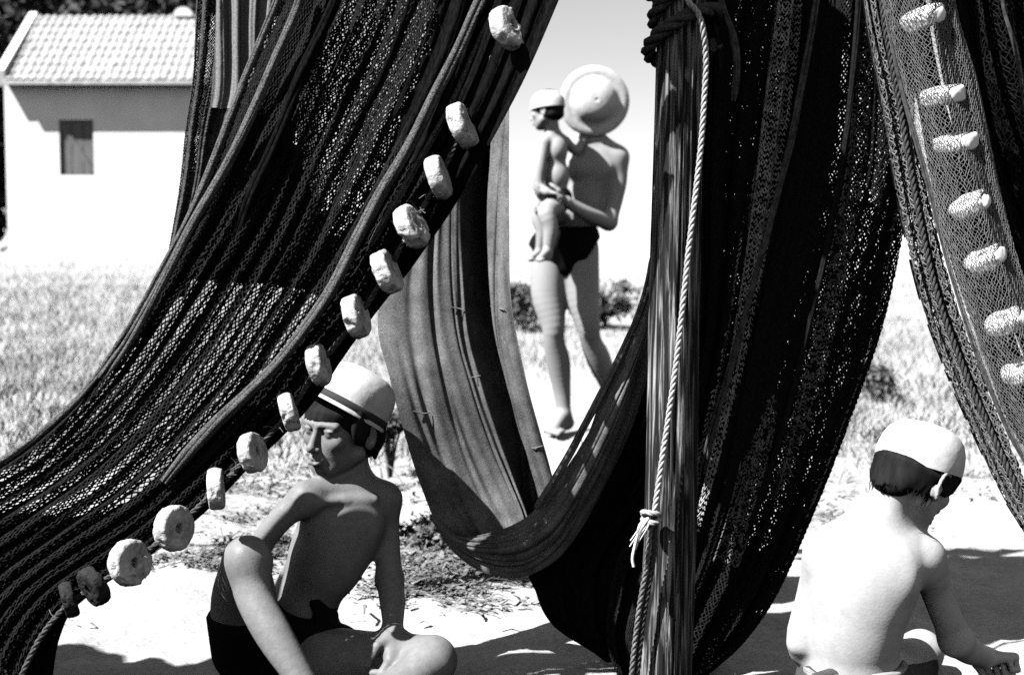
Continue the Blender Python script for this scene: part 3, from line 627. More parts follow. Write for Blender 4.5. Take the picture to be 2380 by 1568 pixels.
# ---------------------------------------------------------------- man with a sun hat, holding a small child
def man():
    Y = 7.3; J = lambda x, y, d=0.: at(x, y, Y + d)
    B = Body(.0065, .03); R0 = frame((-.25, -.95, .0), (.0, 0, 1))
    neck = J(1372, 322); shL = J(1435, 366, -.02); shR = J(1312, 352, .06)
    B.ell(J(1368, 395), (.155, .10, .155), R0, .05); B.ell(J(1350, 470), (.128, .092, .14), R0, .05); B.ell(J(1322, 548), (.142, .10, .11), R0, .05)
    B.cone(shL, .055, neck, .055, .05); B.cone(shR, .055, neck, .055, .05)
    B.ell(J(1395, 392, -.075), (.06, .025, .045), R0, .03); B.ell(J(1340, 392, -.075), (.06, .025, .045), R0, .03)
    hc = J(1377, 252, -.03); Rh = frame((-.15, -.55, -.8), (.10, -.80, .58)); B.cone(neck, .055, hc + Rh @ np.array([0, -.04, -.05]), .052, .03); add_head(B, hc, Rh, 1.12)
    B.chain([(shL, .055), (J(1437, 430, -.04), .042), (J(1416, 515, -.08), .040)]); B.chain([(J(1414, 517, -.08), .041), (J(1370, 500, -.2), .038), (J(1318, 470, -.28), .028)])
    add_hand(B, J(1315, 468, -.285), (-.95, -.1, .15), (.0, .5, .8), .185, curl=.3, side=-1)
    B.chain([(shR, .052), (J(1305, 425, .10), .042), (J(1318, 500, .05), .040), (J(1302, 505, -.10), .036), (J(1285, 505, -.20), .028)])
    add_hand(B, J(1285, 504, -.205), (-.45, -.85, .1), (-.2, .1, 1), .165, curl=.7, side=1)
    B.chain([(J(1280, 585, 0), .098), (J(1274, 680, -.02), .088), (J(1286, 755, -.05), .062), (J(1287, 790, -.04), .054), (J(1297, 840, .0), .063), (J(1306, 905, .02), .046), (J(1311, 958, .02), .035)], .04)
    add_foot(B, J(1311, 962, .02), (-.45, -.9, 0), .25)
    B.chain([(J(1348, 585, .0), .098), (J(1353, 680, -.02), .089), (J(1367, 755, -.04), .062), (J(1373, 790, -.02), .054), (J(1392, 835, .03), .063), (J(1415, 895, .08), .046), (J(1432, 945, .10), .034)], .04)
    add_foot(B, J(1434, 950, .10), (.25, -.9, 0), .25)
    base = J(1370, 985); t = thing('person', 'man in black trunks and wide sun hat standing with a child on his arm', 'person', (base[0], Y, 0)); off = np.array(t.location)
    o = link('body', B.mesh('body'), M_skin3, t); o.location = -off
    sm = o.modifiers.new('smooth', 'SMOOTH'); sm.factor = .5; sm.iterations = 5
    Sb = Body(.006, .03); Sb.ell(J(1322, 548), (.147, .105, .115), R0); Sb.cone(J(1280, 580, 0), .108, J(1303, 612, 0), .088); Sb.cone(J(1346, 580, 0), .108, J(1325, 610, 0), .085)
    cutc = [(J(1322, 526), (0, 0, 1)), (J(1363, 600, -.05), (.80, 0, -.55)), (J(1255, 605, -.05), (-.80, 0, -.60))]
    o = link('swimming_trunks', Sb.mesh('swimming_trunks', .010, cutc), M_trunks, t); o.location = -off
    ax = nrm((.10, -.80, .58)); Rt = frame((0, 0, 1), ax); c0 = J(1380, 236, -.13)
    P = [(.176, -.012), (.178, -.008), (.172, .0), (.14, .004), (.135, .003), (.118, .007), (.108, .018), (.095, .038), (.070, .055), (.040, .063), (.015, .065), (.002, .0652)]
    dome = P + [(.002, .062), (.015, .0618), (.068, .051), (.092, .034), (.105, .012), (.120, -.001), (.14, -.004), (.176, -.012)]
    Rt = np.stack([Rt[:, 0], Rt[:, 1] / 1.12, Rt[:, 2]], 1)
    c0 = hc + ax * .074 + np.array([.0, 0, -.012])
    h = link('sun_hat', lathe_hat('sun_hat', dome, c0, Rt, 56, .01), M_hat, t); h.location = -off
    # child
    C = Body(.0055, .02); Rc = frame((-.85, -.2, 0), (0, 0, 1))
    hd = J(1270, 256, -0.225); Rk = frame((-.75, .35, -.1), (0, 0, 1)); add_head(C, hd, Rk, .86)
    nk = J(1285, 312, -0.215); C.cone(nk, .036, hd + Rk @ np.array([0, -.02, -.05]), .034)
    C.ell(J(1290, 350, -0.215), (.075, .062, .080), Rc, .03); C.ell(J(1292, 410, -0.215), (.074, .066, .090), Rc, .03); C.ell(J(1296, 462, -0.215), (.074, .065, .06), Rc, .03)
    C.cone(J(1267, 330, -0.255), .028, nk, .03); C.cone(J(1314, 330, -0.165), .028, nk, .03)
    C.chain([(J(1265, 332, -0.265), .031), (J(1256, 385, -0.285), .028), (J(1253, 432, -0.295), .026), (J(1271, 446, -0.335), .021)], .015); add_hand(C, J(1273, 447, -0.335), (.8, -.2, -.1), (0, 0, -1), .10, curl=.6, side=1)
    C.chain([(J(1316, 332, -0.145), .027), (J(1339, 350, -0.105), .024), (J(1354, 330, -0.065), .020)], .015); add_hand(C, J(1355, 328, -0.065), (.6, .3, .6), (.5, 0, -.5), .10, curl=.4, side=1)
    C.chain([(J(1299, 475, -0.245), .050), (J(1271, 492, -0.365), .046), (J(1279, 530, -0.385), .037), (J(1273, 585, -0.385), .026)], .02); add_foot(C, J(1270, 586, -0.405), (-.4, -.6, -.5), .12)
    C.chain([(J(1287, 475, -0.185), .050), (J(1251, 500, -0.215), .038), (J(1259, 540, -0.235), .030), (J(1255, 580, -0.235), .022)], .02); add_foot(C, J(1254, 586, -0.235), (-.6, -.5, -.4), .12)
    k = thing('person', 'small child in a white cap sitting on the standing man’s arm', 'person', tuple(J(1294, 480, -0.215))); off = np.array(k.location)
    o = link('body', C.mesh('body'), M_skin3, k); o.location = -off
    Nb = Body(.0055, .02); Nb.ell(J(1295, 458, -0.215), (.080, .070, .055), Rc); o = link('bathing_pants', Nb.mesh('bathing_pants', .004, [(J(1295, 430, -0.215), (0, 0, 1))]), M_trunks, k); o.location = -off
    Hb = Body(.005, .01); L = lambda x, y, z: hd + Rk @ (np.array([x, y, z]) * .86)
    Hb.ell(L(0, -.02, .028), (.070, .080, .075), Rk); Hb.ell(L(0, -.045, -.03), (.064, .048, .035), Rk); Hb.ell(L(0, .08, -.04), (.06, .05, .07), Rk, .005, True)
    o = link('hair', Hb.mesh('hair'), M_hair, k); o.location = -off
    Rt = frame((-.8, .4, -.1), (.06, 0, 1)); P = [(.079, -.01), (.078, .02), (.070, .045), (.052, .066), (.03, .074), (.001, .077), (.001, .072), (.05, .06), (.073, .02), (.076, -.01), (.079, -.01)]
    h = link('cap', lathe_hat('cap', P, L(0, -.012, .020), Rt, 40, .015), M_hat, k); h.location = -off
man()

# ================================================================== NETS
class Surf:
    """cloth surface lofted between guide curves (each a list of (px,py,Y)); u runs across the guides, t along them"""
    def __init__(s, guides, fold=None, wob=0, off=0.0, seed=0):
        K = 240; G = []
        for g in guides: G.append(catmull([at(*p) for p in g], K))
        s.G = np.array(G); s.K = K; s.fold = fold; s.off = off; s.seed = seed
    def base(s, u, t):
        G, K = s.G, s.K; n = len(G); u = np.clip(u, 0, 1) * (n - 1); t = np.clip(t, 0, 1) * (K - 1)
        j = np.minimum(t.astype(int), K - 2); g = (t - j)[..., None]
        def row(i): i = np.clip(i, 0, n - 1); return G[i, j] * (1 - g) + G[i, j + 1] * g
        i = np.minimum(u.astype(int), max(n - 2, 0)); f = (u - i)[..., None]
        if n == 2: return row(i) * (1 - f) + row(i + 1) * f
        p1, p2 = row(i), row(i + 1); p0 = np.where((i > 0)[..., None], row(i - 1), 2 * p1 - p2); p3 = np.where((i < n - 2)[..., None], row(i + 2), 2 * p2 - p1)
        return .5 * (2 * p1 + (p2 - p0) * f + (2 * p0 - 5 * p1 + 4 * p2 - p3) * f ** 2 + (3 * p1 - p0 - 3 * p2 + p3) * f ** 3)
    def __call__(s, u, t):
        u = np.asarray(u, float); t = np.asarray(t, float); P = s.base(u, t); e = .004
        du = s.base(np.minimum(u + e, 1), t) - s.base(np.maximum(u - e, 0), t); dt = s.base(u, np.minimum(t + e, 1)) - s.base(u, np.maximum(t - e, 0))
        N = nrm(np.cross(du, dt)); N = np.where((N[..., 1] > 0)[..., None], -N, N); U = nrm(du)      # N points to the camera side
        if s.fold is not None: lat, dep = s.fold(u, t); P = P + U * lat[..., None] + N * dep[..., None]
        return P + N * (-s.off)
def pleats(n, dep, lat, seed, wob=.35, fine=.25, ramp=None):
    def f(u, t):
        w = wob * sn2(u * n * .35 + seed, t * 3.1, seed) + .5 * wob * sn1(t * 2.3, seed + 3)
        ph = 2 * math.pi * (u * n + w); a = (.65 + .5 * sn2(u * n * .8, t * 4, seed + 5))
        edge = np.clip(np.minimum(u, 1 - u) * 14, 0, 1) * .85 + .15
        if ramp is not None: a = a * ramp(t)
        d = a * (np.cos(ph) + fine * np.cos(2.7 * ph + 1.3) + .5 * fine * np.cos(5.3 * ph)) * dep * edge
        return a * np.sin(2 * ph + .6) * lat * edge, d
    return f
def netting(name, S_, nu, nt, r, mat, parent, seed=0, jit=.12, mask=None, u0=0, u1=1, t0=0, t1=1, sides=3):
    """knotted diamond mesh: every twine leg is a thin prism"""
    rs = np.random.RandomState(seed); j = np.arange(nt * 2 + 1)[:, None]; i = np.arange(nu + 1)[None]
    U = (i + .5 * (j % 2)) / (nu + .5) + rs.normal(0, jit / nu, (nt * 2 + 1, nu + 1)); T = j / (nt * 2.0) + rs.normal(0, jit * .5 / nt, (nt * 2 + 1, nu + 1))
    U = u0 + (u1 - u0) * np.clip(U, 0, 1); T = t0 + (t1 - t0) * np.clip(T, 0, 1)
    P = S_(U, T); m = nu + 1; idx = np.arange(P.shape[0] * m).reshape(-1, m)
    A, B = [idx[:-1].ravel()], [idx[1:].ravel()]
    e = idx[:-1:2, 1:].ravel(), idx[1::2, :-1].ravel(); A.append(e[0]); B.append(e[1])
    e = idx[1:-1:2, :-1].ravel(), idx[2::2, 1:].ravel(); A.append(e[0]); B.append(e[1])
    A = np.concatenate(A); B = np.concatenate(B); P = P.reshape(-1, 3)
    if mask is not None: k = mask((P[A] + P[B]) / 2, U.ravel()[A], T.ravel()[A]); A, B = A[k], B[k]
    a, b = P[A], P[B]; d = nrm(b - a); x = nrm(np.cross(d, np.array([.3, 1., .2]))); y = np.cross(d, x); rr = r * rs.uniform(.8, 1.25, (len(a), 1))
    V = []
    for q in (a - d * r * .3, b + d * r * .3):
        for s_ in range(sides): an = s_ * 2 * math.pi / sides + .5; V.append(q + rr * (math.cos(an) * x + math.sin(an) * y))
    V = np.stack(V, 1).reshape(-1, 3); o = np.arange(len(a))[:, None] * sides * 2
    Q = [o + np.array([[s_, (s_ + 1) % sides, sides + (s_ + 1) % sides, sides + s_]]) for s_ in range(sides)]
    ob = link(name, mesh_np(name, V, [np.concatenate(Q)], True), mat, parent); ob['kind'] = 'stuff'; return ob
def sheet(name, S_, nu, nt, mat, parent, keep=None, u0=0, u1=1, t0=0, t1=1, thick=.0):
    U, T = np.meshgrid(np.linspace(u0, u1, nu), np.linspace(t0, t1, nt)); P = S_(U, T)
    i = np.arange(nt - 1)[:, None] * nu + np.arange(nu - 1)[None]; Q = np.stack([i, i + 1, i + nu + 1, i + nu], -1).reshape(-1, 4); V = P.reshape(-1, 3)
    if keep is not None: Q = Q[keep(V[Q].mean(1), U.ravel()[Q[:, 0]], T.ravel()[Q[:, 0]])]
    return link(name, mesh_np(name, V, [Q]), mat, parent)
def inpoly(P, poly):
    x, y = project(P); poly = np.array(poly, float); n = len(poly); c = np.zeros(len(x), bool)
    for i in range(n):
        (x1, y1), (x2, y2) = poly[i], poly[i - 1]
        c ^= ((y1 > y) != (y2 > y)) & (x < (x2 - x1) * (y - y1) / (y2 - y1 + 1e-9) + x1)
    return c
def roll(name, pts, r, mat, parent, seed=0, strands=5, taper=True, dY=None):
    """a bundle of rolled netting: several lumpy strands laid side by side"""
    rs = np.random.RandomState(seed); pts = [(x, y, Y + (dY(y) if dY else 0)) for x, y, Y in pts]; P = catmull([at(*p) for p in pts], 200); t = np.linspace(0, 1, 200); mb = MB(); T = nrm(np.gradient(P, axis=0))
    N = nrm(np.cross(T, np.array([0, 1., 0]))); D = np.cross(T, N)
    for k in range(strands):
        a0 = k * 6.283 / strands + rs.uniform(0, 1); rr = r * .62 * (1 + .25 * sn1(t * 9 + k * 7, seed + k)); rr = rr * (np.clip(np.minimum(t + .05, 1.03 - t) * 12, .25, 1) if taper else 1)
        a = a0 + 2.2 * sn1(t * 1.6, seed + 11) + .5 * sn1(t * 5 + k, seed + 4)
        tube_mb(mb, P + r * .5 * (np.cos(a)[:, None] * N + np.sin(a)[:, None] * D), rr * .8, 8)
    return link(name, mb.mesh(name), mat, parent)
def empty_net(label, group=None, loc=(0, 3.1, 2.25)): return thing('fishing_net', label, 'fishing net', (0, 0, 0), group)

# cork floats: thick rings, three worn variants
def cork_mesh(seed, ro=.0415, ri=.0085, hw=.0150, dents=1.0):
    nseg, prof = 44, []
    for (r, z) in [(ri, -hw * .8), (ri * 1.25, -hw), (ro * .55, -hw * 1.02), (ro * .85, -hw * .98), (ro * .96, -hw * .8), (ro, -hw * .45), (ro * 1.01, 0), (ro, hw * .45), (ro * .96, hw * .8), (ro * .85, hw * .98), (ro * .55, hw * 1.02), (ri * 1.25, hw), (ri, hw * .8)]: prof.append((r, z))
    P = catmull(np.array(prof), 34); A = np.arange(nseg) * 2 * math.pi / nseg
    R_ = P[:, 0][:, None] * np.ones(nseg); Z = P[:, 1][:, None] * np.ones(nseg); a = A[None]
    V = np.stack([R_ * np.cos(a), R_ * np.sin(a), Z], -1).reshape(-1, 3); n = nrm(V * np.array([1, 1, .6])); out = []
    for v, q in zip(V, n):
        p = Vector((v[0], v[1], v[2])) * 1; d = .0022 * mnoise.noise(p * 45 + Vector((seed * 3, 0, 0))) + .0016 * mnoise.noise(p * 120 + Vector((0, seed, 0)))
        c = mnoise.noise(Vector((p.x * 90, p.y * 90, p.z * 55)) + Vector((seed * 5., 2, 1)))
        if c > .30: d -= min(.006, (c - .30) * .03) * dents
        rad = math.hypot(v[0], v[1]); w = min(1, max(0, (rad - ri) / .006)); out.append(v + q * d * w)
    V = np.array(out); m = len(P); i = (np.arange(m)[:, None] * nseg); i2 = (np.arange(1, m + 1)[:, None] % m) * nseg; j = np.arange(nseg)[None]; k = (j + 1) % nseg
    me = mesh_np('cork_float', V, [np.stack([i + j, i + k, i2 + k, i2 + j], -1).reshape(-1, 4)]); return me
CORKS = [cork_mesh(s, dents=d) for s, d in ((1, .8), (2, 1.3), (3, .6), (4, 1.0))]
CORK_S = cork_mesh(7, dents=.0)
for c in CORKS: c.materials.append(M_cork)
CORK_S.materials.append(material('bright cork', .8, .85, .1, n1=(40, .85, 1.0)))
CORK_D = cork_mesh(6); CORK_D.materials.append(M_corkd)
def place_cork(px, py, Y, ang, tilt, scale, k, parent, dark=False, name='float', label=None):
    """ang: direction of the ring's long side in the picture (degrees, 90 = upright); tilt: how far the hole turns to the camera"""
    o = bpy.data.objects.new(name, CORK_D if dark else CORKS[k % 4]); COL.objects.link(o); o.parent = parent
    a = math.radians(ang); lx = np.array([math.cos(a), 0, math.sin(a)]); ax = np.array([-math.sin(a), 0, math.cos(a)])
    if ax[0] > 0: ax = -ax
    z = nrm(ax * math.cos(math.radians(tilt)) * (1 if tilt >= 0 else -1) + np.array([0, -1, 0]) * math.sin(math.radians(abs(tilt)))); x = nrm(lx); y = np.cross(z, x)
    M = Matrix(np.column_stack([x, y, z]).tolist()).to_4x4(); M = Matrix.Translation(at(px, py, Y)) @ M @ Matrix.Rotation(k * 1.7, 4, 'Z') @ Matrix.Diagonal((scale, scale, scale, 1)); o.matrix_world = M
    if label: o['label'] = label
    if dark == 2: o.data = CORK_S
    return o

# ---------------------------------------------------------------- 1. big dark net sweeping from top centre to lower left
def net_left():
    t = empty_net('big dark net with white cork floats sweeping from the top down to the lower left')
    Lg = [(770, -420, 3.02), (690, -200, 3.0), (640, 0, 2.98), (560, 200, 2.95), (470, 440, 2.90), (392, 600, 2.875), (300, 760, 2.88), (200, 900, 2.89), (100, 995, 2.90), (0, 1066, 2.86), (-150, 1140, 2.8), (-330, 1200, 2.75)]
    Fg = [(1330, -420, 2.90), (1262, -200, 2.90), (1205, 0, 2.90), (1130, 190, 2.905), (1020, 415, 2.915), (958, 525, 2.905), (898, 635, 2.91), (830, 740, 2.915), (742, 850, 2.92), (672, 958, 2.92), (588, 1050, 2.90), (500, 1140, 2.88), (410, 1225, 2.86), (310, 1305, 2.83), (215, 1365, 2.80), (150, 1412, 2.78), (95, 1480, 2.77), (50, 1570, 2.76), (20, 1660, 2.75)]
    Rg = [(1430, -420, 2.80), (1360, -200, 2.82), (1284, 0, 2.82), (1185, 225, 2.825), (1060, 470, 2.89), (975, 605, 2.94), (900, 700, 2.95), (845, 775, 2.955), (792, 852, 2.96), (735, 940, 2.97), (655, 1022, 2.95), (600, 1068, 2.93), (520, 1150, 2.91), (425, 1232, 2.89), (330, 1300, 2.86), (230, 1365, 2.83), (160, 1425, 2.81), (132, 1490, 2.80), (118, 1575, 2.79), (105, 1670, 2.78)]
    def mix(a, b, w, n=14):
        A = catmull(np.array(a, float), n); B = catmull(np.array(b, float), n); return (A * (1 - w) + B * w).tolist()
    guides = [Lg, mix(Lg, Fg, .33), mix(Lg, Fg, .67), Fg]
    front = Surf(guides, pleats(11, .020, .0035, 3, wob=.5, ramp=lambda t: .35 + .65 * np.clip((t - .30) * 5, 0, 1)))
    netting('netting', front, 88, 124, .0017, M_twine, t, 1)
    netting('netting', Surf(guides, pleats(9, .016, .003, 6, wob=.6), off=.02), 74, 96, .0013, M_twine, t, 2, jit=.3, u0=.16, u1=.86, t1=.47)
    # packed layers behind: dark everywhere except where light comes through the single layer
    A = [(800, -60), (1050, -60), (995, 120), (940, 260), (885, 390), (850, 470), (815, 560), (775, 545), (735, 460), (700, 390), (680, 310), (706, 200), (745, 100)]
    Bz = [(432, 648), (520, 656), (610, 660), (700, 672), (745, 690), (700, 760), (640, 838), (560, 925), (470, 1015), (400, 1090), (330, 1140), (250, 1190), (160, 1200), (60, 1190), (-60, 1190), (-60, 1130), (30, 1080), (130, 1010), (225, 910), (320, 790)]
    back_g = [Lg, mix(Lg, Rg, .33), mix(Lg, Rg, .67), Rg]
    back = Surf(back_g, pleats(15, .012, .004, 8, wob=.5), off=.035)
    rs = np.random.RandomState(1)
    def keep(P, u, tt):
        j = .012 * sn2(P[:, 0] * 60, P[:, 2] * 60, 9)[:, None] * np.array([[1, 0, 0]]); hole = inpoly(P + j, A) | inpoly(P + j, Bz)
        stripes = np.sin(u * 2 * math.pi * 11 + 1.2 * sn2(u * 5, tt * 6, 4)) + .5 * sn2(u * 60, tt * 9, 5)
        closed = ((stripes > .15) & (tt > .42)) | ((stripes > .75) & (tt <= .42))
        x, y = project(P); rim = (y < -8) & (x > np.interp(y, [-420, 0], [1300, 1190]))        # diamond holes added above the view to throw light patches on the post
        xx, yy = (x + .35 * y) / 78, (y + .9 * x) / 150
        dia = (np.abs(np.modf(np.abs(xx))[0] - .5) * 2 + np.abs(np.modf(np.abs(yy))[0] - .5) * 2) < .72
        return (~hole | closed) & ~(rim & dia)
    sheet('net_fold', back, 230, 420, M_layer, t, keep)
    # second, doubled netting inside the see-through parts
    lean = lambda y: float(np.interp(y, [-420, -200, 0, 200, 440, 760, 1000], [-.10, -.10, -.09, -.08, -.07, -.04, .0]))
    # rolled folds; the pale ones have sunlight put into their colour
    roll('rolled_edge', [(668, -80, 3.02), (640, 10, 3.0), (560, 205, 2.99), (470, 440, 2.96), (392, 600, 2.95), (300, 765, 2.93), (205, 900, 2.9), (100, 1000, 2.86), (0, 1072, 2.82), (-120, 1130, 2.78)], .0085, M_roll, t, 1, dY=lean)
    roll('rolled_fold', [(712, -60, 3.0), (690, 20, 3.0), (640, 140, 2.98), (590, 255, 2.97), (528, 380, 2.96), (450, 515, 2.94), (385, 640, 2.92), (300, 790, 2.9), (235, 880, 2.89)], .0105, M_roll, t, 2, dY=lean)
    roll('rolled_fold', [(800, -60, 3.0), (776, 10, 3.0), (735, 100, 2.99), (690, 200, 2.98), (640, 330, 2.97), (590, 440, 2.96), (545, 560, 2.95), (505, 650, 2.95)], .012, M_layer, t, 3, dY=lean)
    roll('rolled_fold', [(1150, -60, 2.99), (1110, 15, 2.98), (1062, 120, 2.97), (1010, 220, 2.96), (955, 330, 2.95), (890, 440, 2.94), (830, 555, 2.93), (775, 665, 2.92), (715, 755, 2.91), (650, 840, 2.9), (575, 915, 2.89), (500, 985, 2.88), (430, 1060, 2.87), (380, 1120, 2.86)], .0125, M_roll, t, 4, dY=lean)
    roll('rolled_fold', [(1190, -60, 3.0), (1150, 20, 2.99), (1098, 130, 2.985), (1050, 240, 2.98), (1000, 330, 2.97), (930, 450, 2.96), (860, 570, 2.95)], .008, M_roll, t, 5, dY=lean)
    # float line
    pts = [at(x, y, Y - .012) for x, y, Y in Fg]
    link('float_rope', rope_mesh('float_rope', pts, .0058), material('old net rope', .055, .85, .15, n1=(160, .4, 1.6)), t)
    fl = [(1181, 66, -62, -30, 1.12, 0), (1075, 292, -66, -14, 1.12, 0), (1019, 412, -72, -8, 1.08, 0), (957, 527, -60, -20, 1.10, 0), (899, 632, -64, -10, 1.12, 0), (828, 735, -72, -10, 1.10, 0), (741, 848, -74, -6, 1.04, 0), (672, 958, -74, 5, .98, 0),
          (587, 1051, -74, -18, 1.0, 0), (502, 1136, -86, 8, 1.03, 0), (405, 1227, -84, -33, 1.10, 0), (303, 1307, -80, -36, 1.12, 0), (218, 1362, -60, 40, .98, 1), (160, 1392, -75, 20, .86, 1)]
    FY = np.array([p for p in Fg]); yy = FY[:, 1]
    for i, (x, y, an, ti, sc, dk) in enumerate(fl):
        Y = float(np.interp(y, yy, FY[:, 2])) - .035
        place_cork(x, y, Y, an, ti, sc, i, t, bool(dk), label='dark cork float' if dk else None)  # the lowest floats take the near-black cork
        if not dk:                                           # lashing twine over each float
            c = at(x, y, Y); 
    # frayed twine ends along the float line
    rs = np.random.RandomState(4); mb = MB()
    for k in range(46):
        q = FY[0] * 0; s = rs.uniform(.12, .92); x, y, Y = catmull(FY, 60)[int(s * 59)]
        p = at(x + rs.normal(0, 8), y + rs.normal(0, 8), Y - .02); d = nrm(rs.normal(0, 1, 3)) * rs.uniform(.01, .035)
        tube_mb(mb, catmull([p, p + d * .6 + rs.normal(0, .004, 3), p + d], 6), .0008, 3)
    o = link('frayed_twine', mb.mesh('frayed_twine'), M_twine2, t); o['kind'] = 'stuff'
net_left()

# ---------------------------------------------------------------- 2. grey net hanging behind it at the far left
def net_far_left():
    t = empty_net('grey hanging net behind the big left net, in front of the hut’s right end')
    a = [(470, -350, 3.6), (457, 0, 3.6), (450, 170, 3.6), (432, 300, 3.6), (418, 430, 3.6), (396, 560, 3.6), (372, 690, 3.58)]
    b = [(545, -350, 3.6), (520, 0, 3.6), (505, 170, 3.6), (485, 300, 3.6), (465, 430, 3.6), (430, 560, 3.6), (400, 690, 3.58)]
    c = [(690, -350, 3.62), (670, 0, 3.62), (640, 170, 3.62), (600, 300, 3.6), (540, 430, 3.6), (480, 560, 3.6), (430, 690, 3.6)]
    s0 = Surf([a, b, c], pleats(4, .02, .004, 15)); netting('netting', s0, 54, 150, .0016, M_twine3, t, 3)
    s1 = Surf([[(500, -350, 3.57), (503, 0, 3.57), (492, 200, 3.57), (488, 250, 3.57)], [(590, -350, 3.57), (572, 0, 3.57), (560, 200, 3.57), (552, 252, 3.57)], [(690, -350, 3.57), (640, 0, 3.57), (620, 200, 3.57), (610, 255, 3.57)]], pleats(3, .012, .002, 17))
    sheet('net_cloth', s1, 60, 120, material('grey net cloth', .15, .9, .1, n1=(260, .6, 1.35), bump=(400, .5, .002)), t)
    s2 = Surf([a, b, c], pleats(5, .015, .003, 19), off=.03)
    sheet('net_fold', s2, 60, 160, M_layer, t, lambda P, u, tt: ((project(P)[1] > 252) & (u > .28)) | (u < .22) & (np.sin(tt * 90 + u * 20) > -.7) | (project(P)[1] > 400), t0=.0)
net_far_left()

# ---------------------------------------------------------------- 3. light, fine-meshed net panel in the middle with its swag
def net_middle():
    t = empty_net('fine grey net panel with sewn seams hanging between the sitting boy and the man')
    gs = [[(1010, -300, 3.50), (985, 200, 3.50), (925, 560, 3.46), (878, 740, 3.42), (905, 880, 3.36), (940, 1010, 3.33), (975, 1120, 3.31), (1020, 1225, 3.28), (1080, 1285, 3.24)],
          [(1060, -300, 3.51), (1040, 200, 3.50), (985, 560, 3.46), (975, 740, 3.43), (1000, 900, 3.38), (1040, 1030, 3.35), (1080, 1130, 3.32), (1120, 1215, 3.28), (1150, 1265, 3.22)],
          [(1120, -300, 3.52), (1090, 200, 3.50), (1060, 470, 3.48), (1066, 740, 3.45), (1100, 900, 3.42), (1140, 1030, 3.38), (1175, 1120, 3.34), (1205, 1195, 3.28), (1220, 1250, 3.22)],
          [(1165, -300, 3.46), (1140, 200, 3.46), (1120, 480, 3.46), (1130, 740, 3.43), (1165, 900, 3.40), (1200, 1030, 3.37), (1225, 1110, 3.34), (1245, 1170, 3.29), (1255, 1230, 3.22)],
          [(1190, -300, 3.42), (1185, 200, 3.41), (1186, 480, 3.40), (1190, 720, 3.38), (1215, 880, 3.36), (1250, 1010, 3.34), (1278, 1100, 3.32), (1290, 1150, 3.28), (1296, 1210, 3.22)]]
    gs = [[(x, y, Y + (.0 if q < 5 else (q - 4) * .028)) for q, (x, y, Y) in enumerate(g_)] for g_ in gs]
    rs = np.random.RandomState(12); cr = [(rs.uniform(.03, .97), rs.uniform(.010, .030), rs.uniform(.003, .009), rs.uniform(-.30, .30), rs.uniform(0, .7), rs.uniform(0, 99)) for _ in range(17)]
    def fold(u, tt):
        d = .010 * sn2(u * 4 + 2, tt * 2.2, 8) + .003 * sn2(u * 13, tt * 3, 9)
        for (c, w, dp, sl, t0, sd_) in cr:
            uc = c + sl * (tt - .5) + .03 * sn1(tt * 3, int(sd_)); d = d - dp * np.exp(-((u - uc) / w) ** 2) * np.clip((tt - t0) * 5, 0, 1) + .5 * dp * np.exp(-((u - uc - w * 1.6) / (w * 1.1)) ** 2) * np.clip((tt - t0) * 5, 0, 1)
        uc = .66 - .10 * np.clip(.5 - tt, -.5, .5); d = d - .12 * np.exp(-((u - uc) / .070) ** 2) * np.clip((tt - .22) * 4, 0, 1)      # the deep black fold
        return 0 * d, d
    S_ = Surf(gs, fold)
    sheet('net_panel', S_, 300, 420, M_web, t)
    # sewn seams, a light ridge across single folds
    mb = MB()
    for (x0, y0, x1, y1) in [(1048, 712, 1078, 718), (1140, 712, 1172, 716), (1222, 1040, 1262, 1034), (962, 955, 1000, 960), (1096, 876, 1118, 872)]:
        best = None; U, T = np.meshgrid(np.linspace(0, 1, 160), np.linspace(0, 1, 260)); P = S_(U, T); px, py = project(P)
        pts = []
        for k in np.linspace(0, 1, 5):
            xx, yy = x0 + (x1 - x0) * k, y0 + (y1 - y0) * k + 2.5 * math.sin(k * 3.14); d = (px - xx) ** 2 + (py - yy) ** 2; j = np.unravel_index(d.argmin(), d.shape); q = P[j]; pts.append(q + np.array([0, -.006, 0]))
        pts = np.array(pts); pts[1:-1] = (pts[:-2] + pts[1:-1] + pts[2:]) / 3; tube_mb(mb, catmull(pts, 24), .0016, 5)
    o = link('seam_stitches', mb.mesh('seam_stitches'), M_twine2, t); o['kind'] = 'stuff'
    # the swag: the panel gathered and drawn up to the post
    top = [(1000, 1192, 3.25), (1030, 1225, 3.22), (1090, 1242, 3.20), (1165, 1225, 3.19), (1235, 1190, 3.18), (1290, 1120, 3.17), (1345, 1025, 3.17), (1405, 905, 3.18), (1462, 790, 3.2), (1505, 680, 3.22), (1530, 560, 3.24), (1545, 400, 3.26)]
    bot = [(1004, 1202, 3.25), (1048, 1270, 3.23), (1112, 1322, 3.21), (1185, 1345, 3.19), (1270, 1320, 3.17), (1345, 1240, 3.16), (1410, 1130, 3.17), (1465, 1010, 3.18), (1500, 900, 3.2), (1530, 780, 3.24), (1560, 600, 3.26), (1575, 400, 3.28)]
    def mixg(w, dy):
        A = catmull(np.array(top, float), 16); B = catmull(np.array(bot, float), 16); M = A * (1 - w) + B * w; M[:, 2] -= dy * np.sin(np.linspace(0, 1, 16) * math.pi); return M.tolist()
    top = [(x, y, Y + .12 * max(0, 1 - q / 7)) for q, (x, y, Y) in enumerate(top)]; bot = [(x, y, Y + .12 * max(0, 1 - q / 7)) for q, (x, y, Y) in enumerate(bot)]
    rs = np.random.RandomState(19); cr2 = [(rs.uniform(.0, 1.0), rs.uniform(.015, .045), rs.uniform(.006, .016), rs.uniform(-.35, .35), rs.uniform(0, 99)) for _ in range(15)]
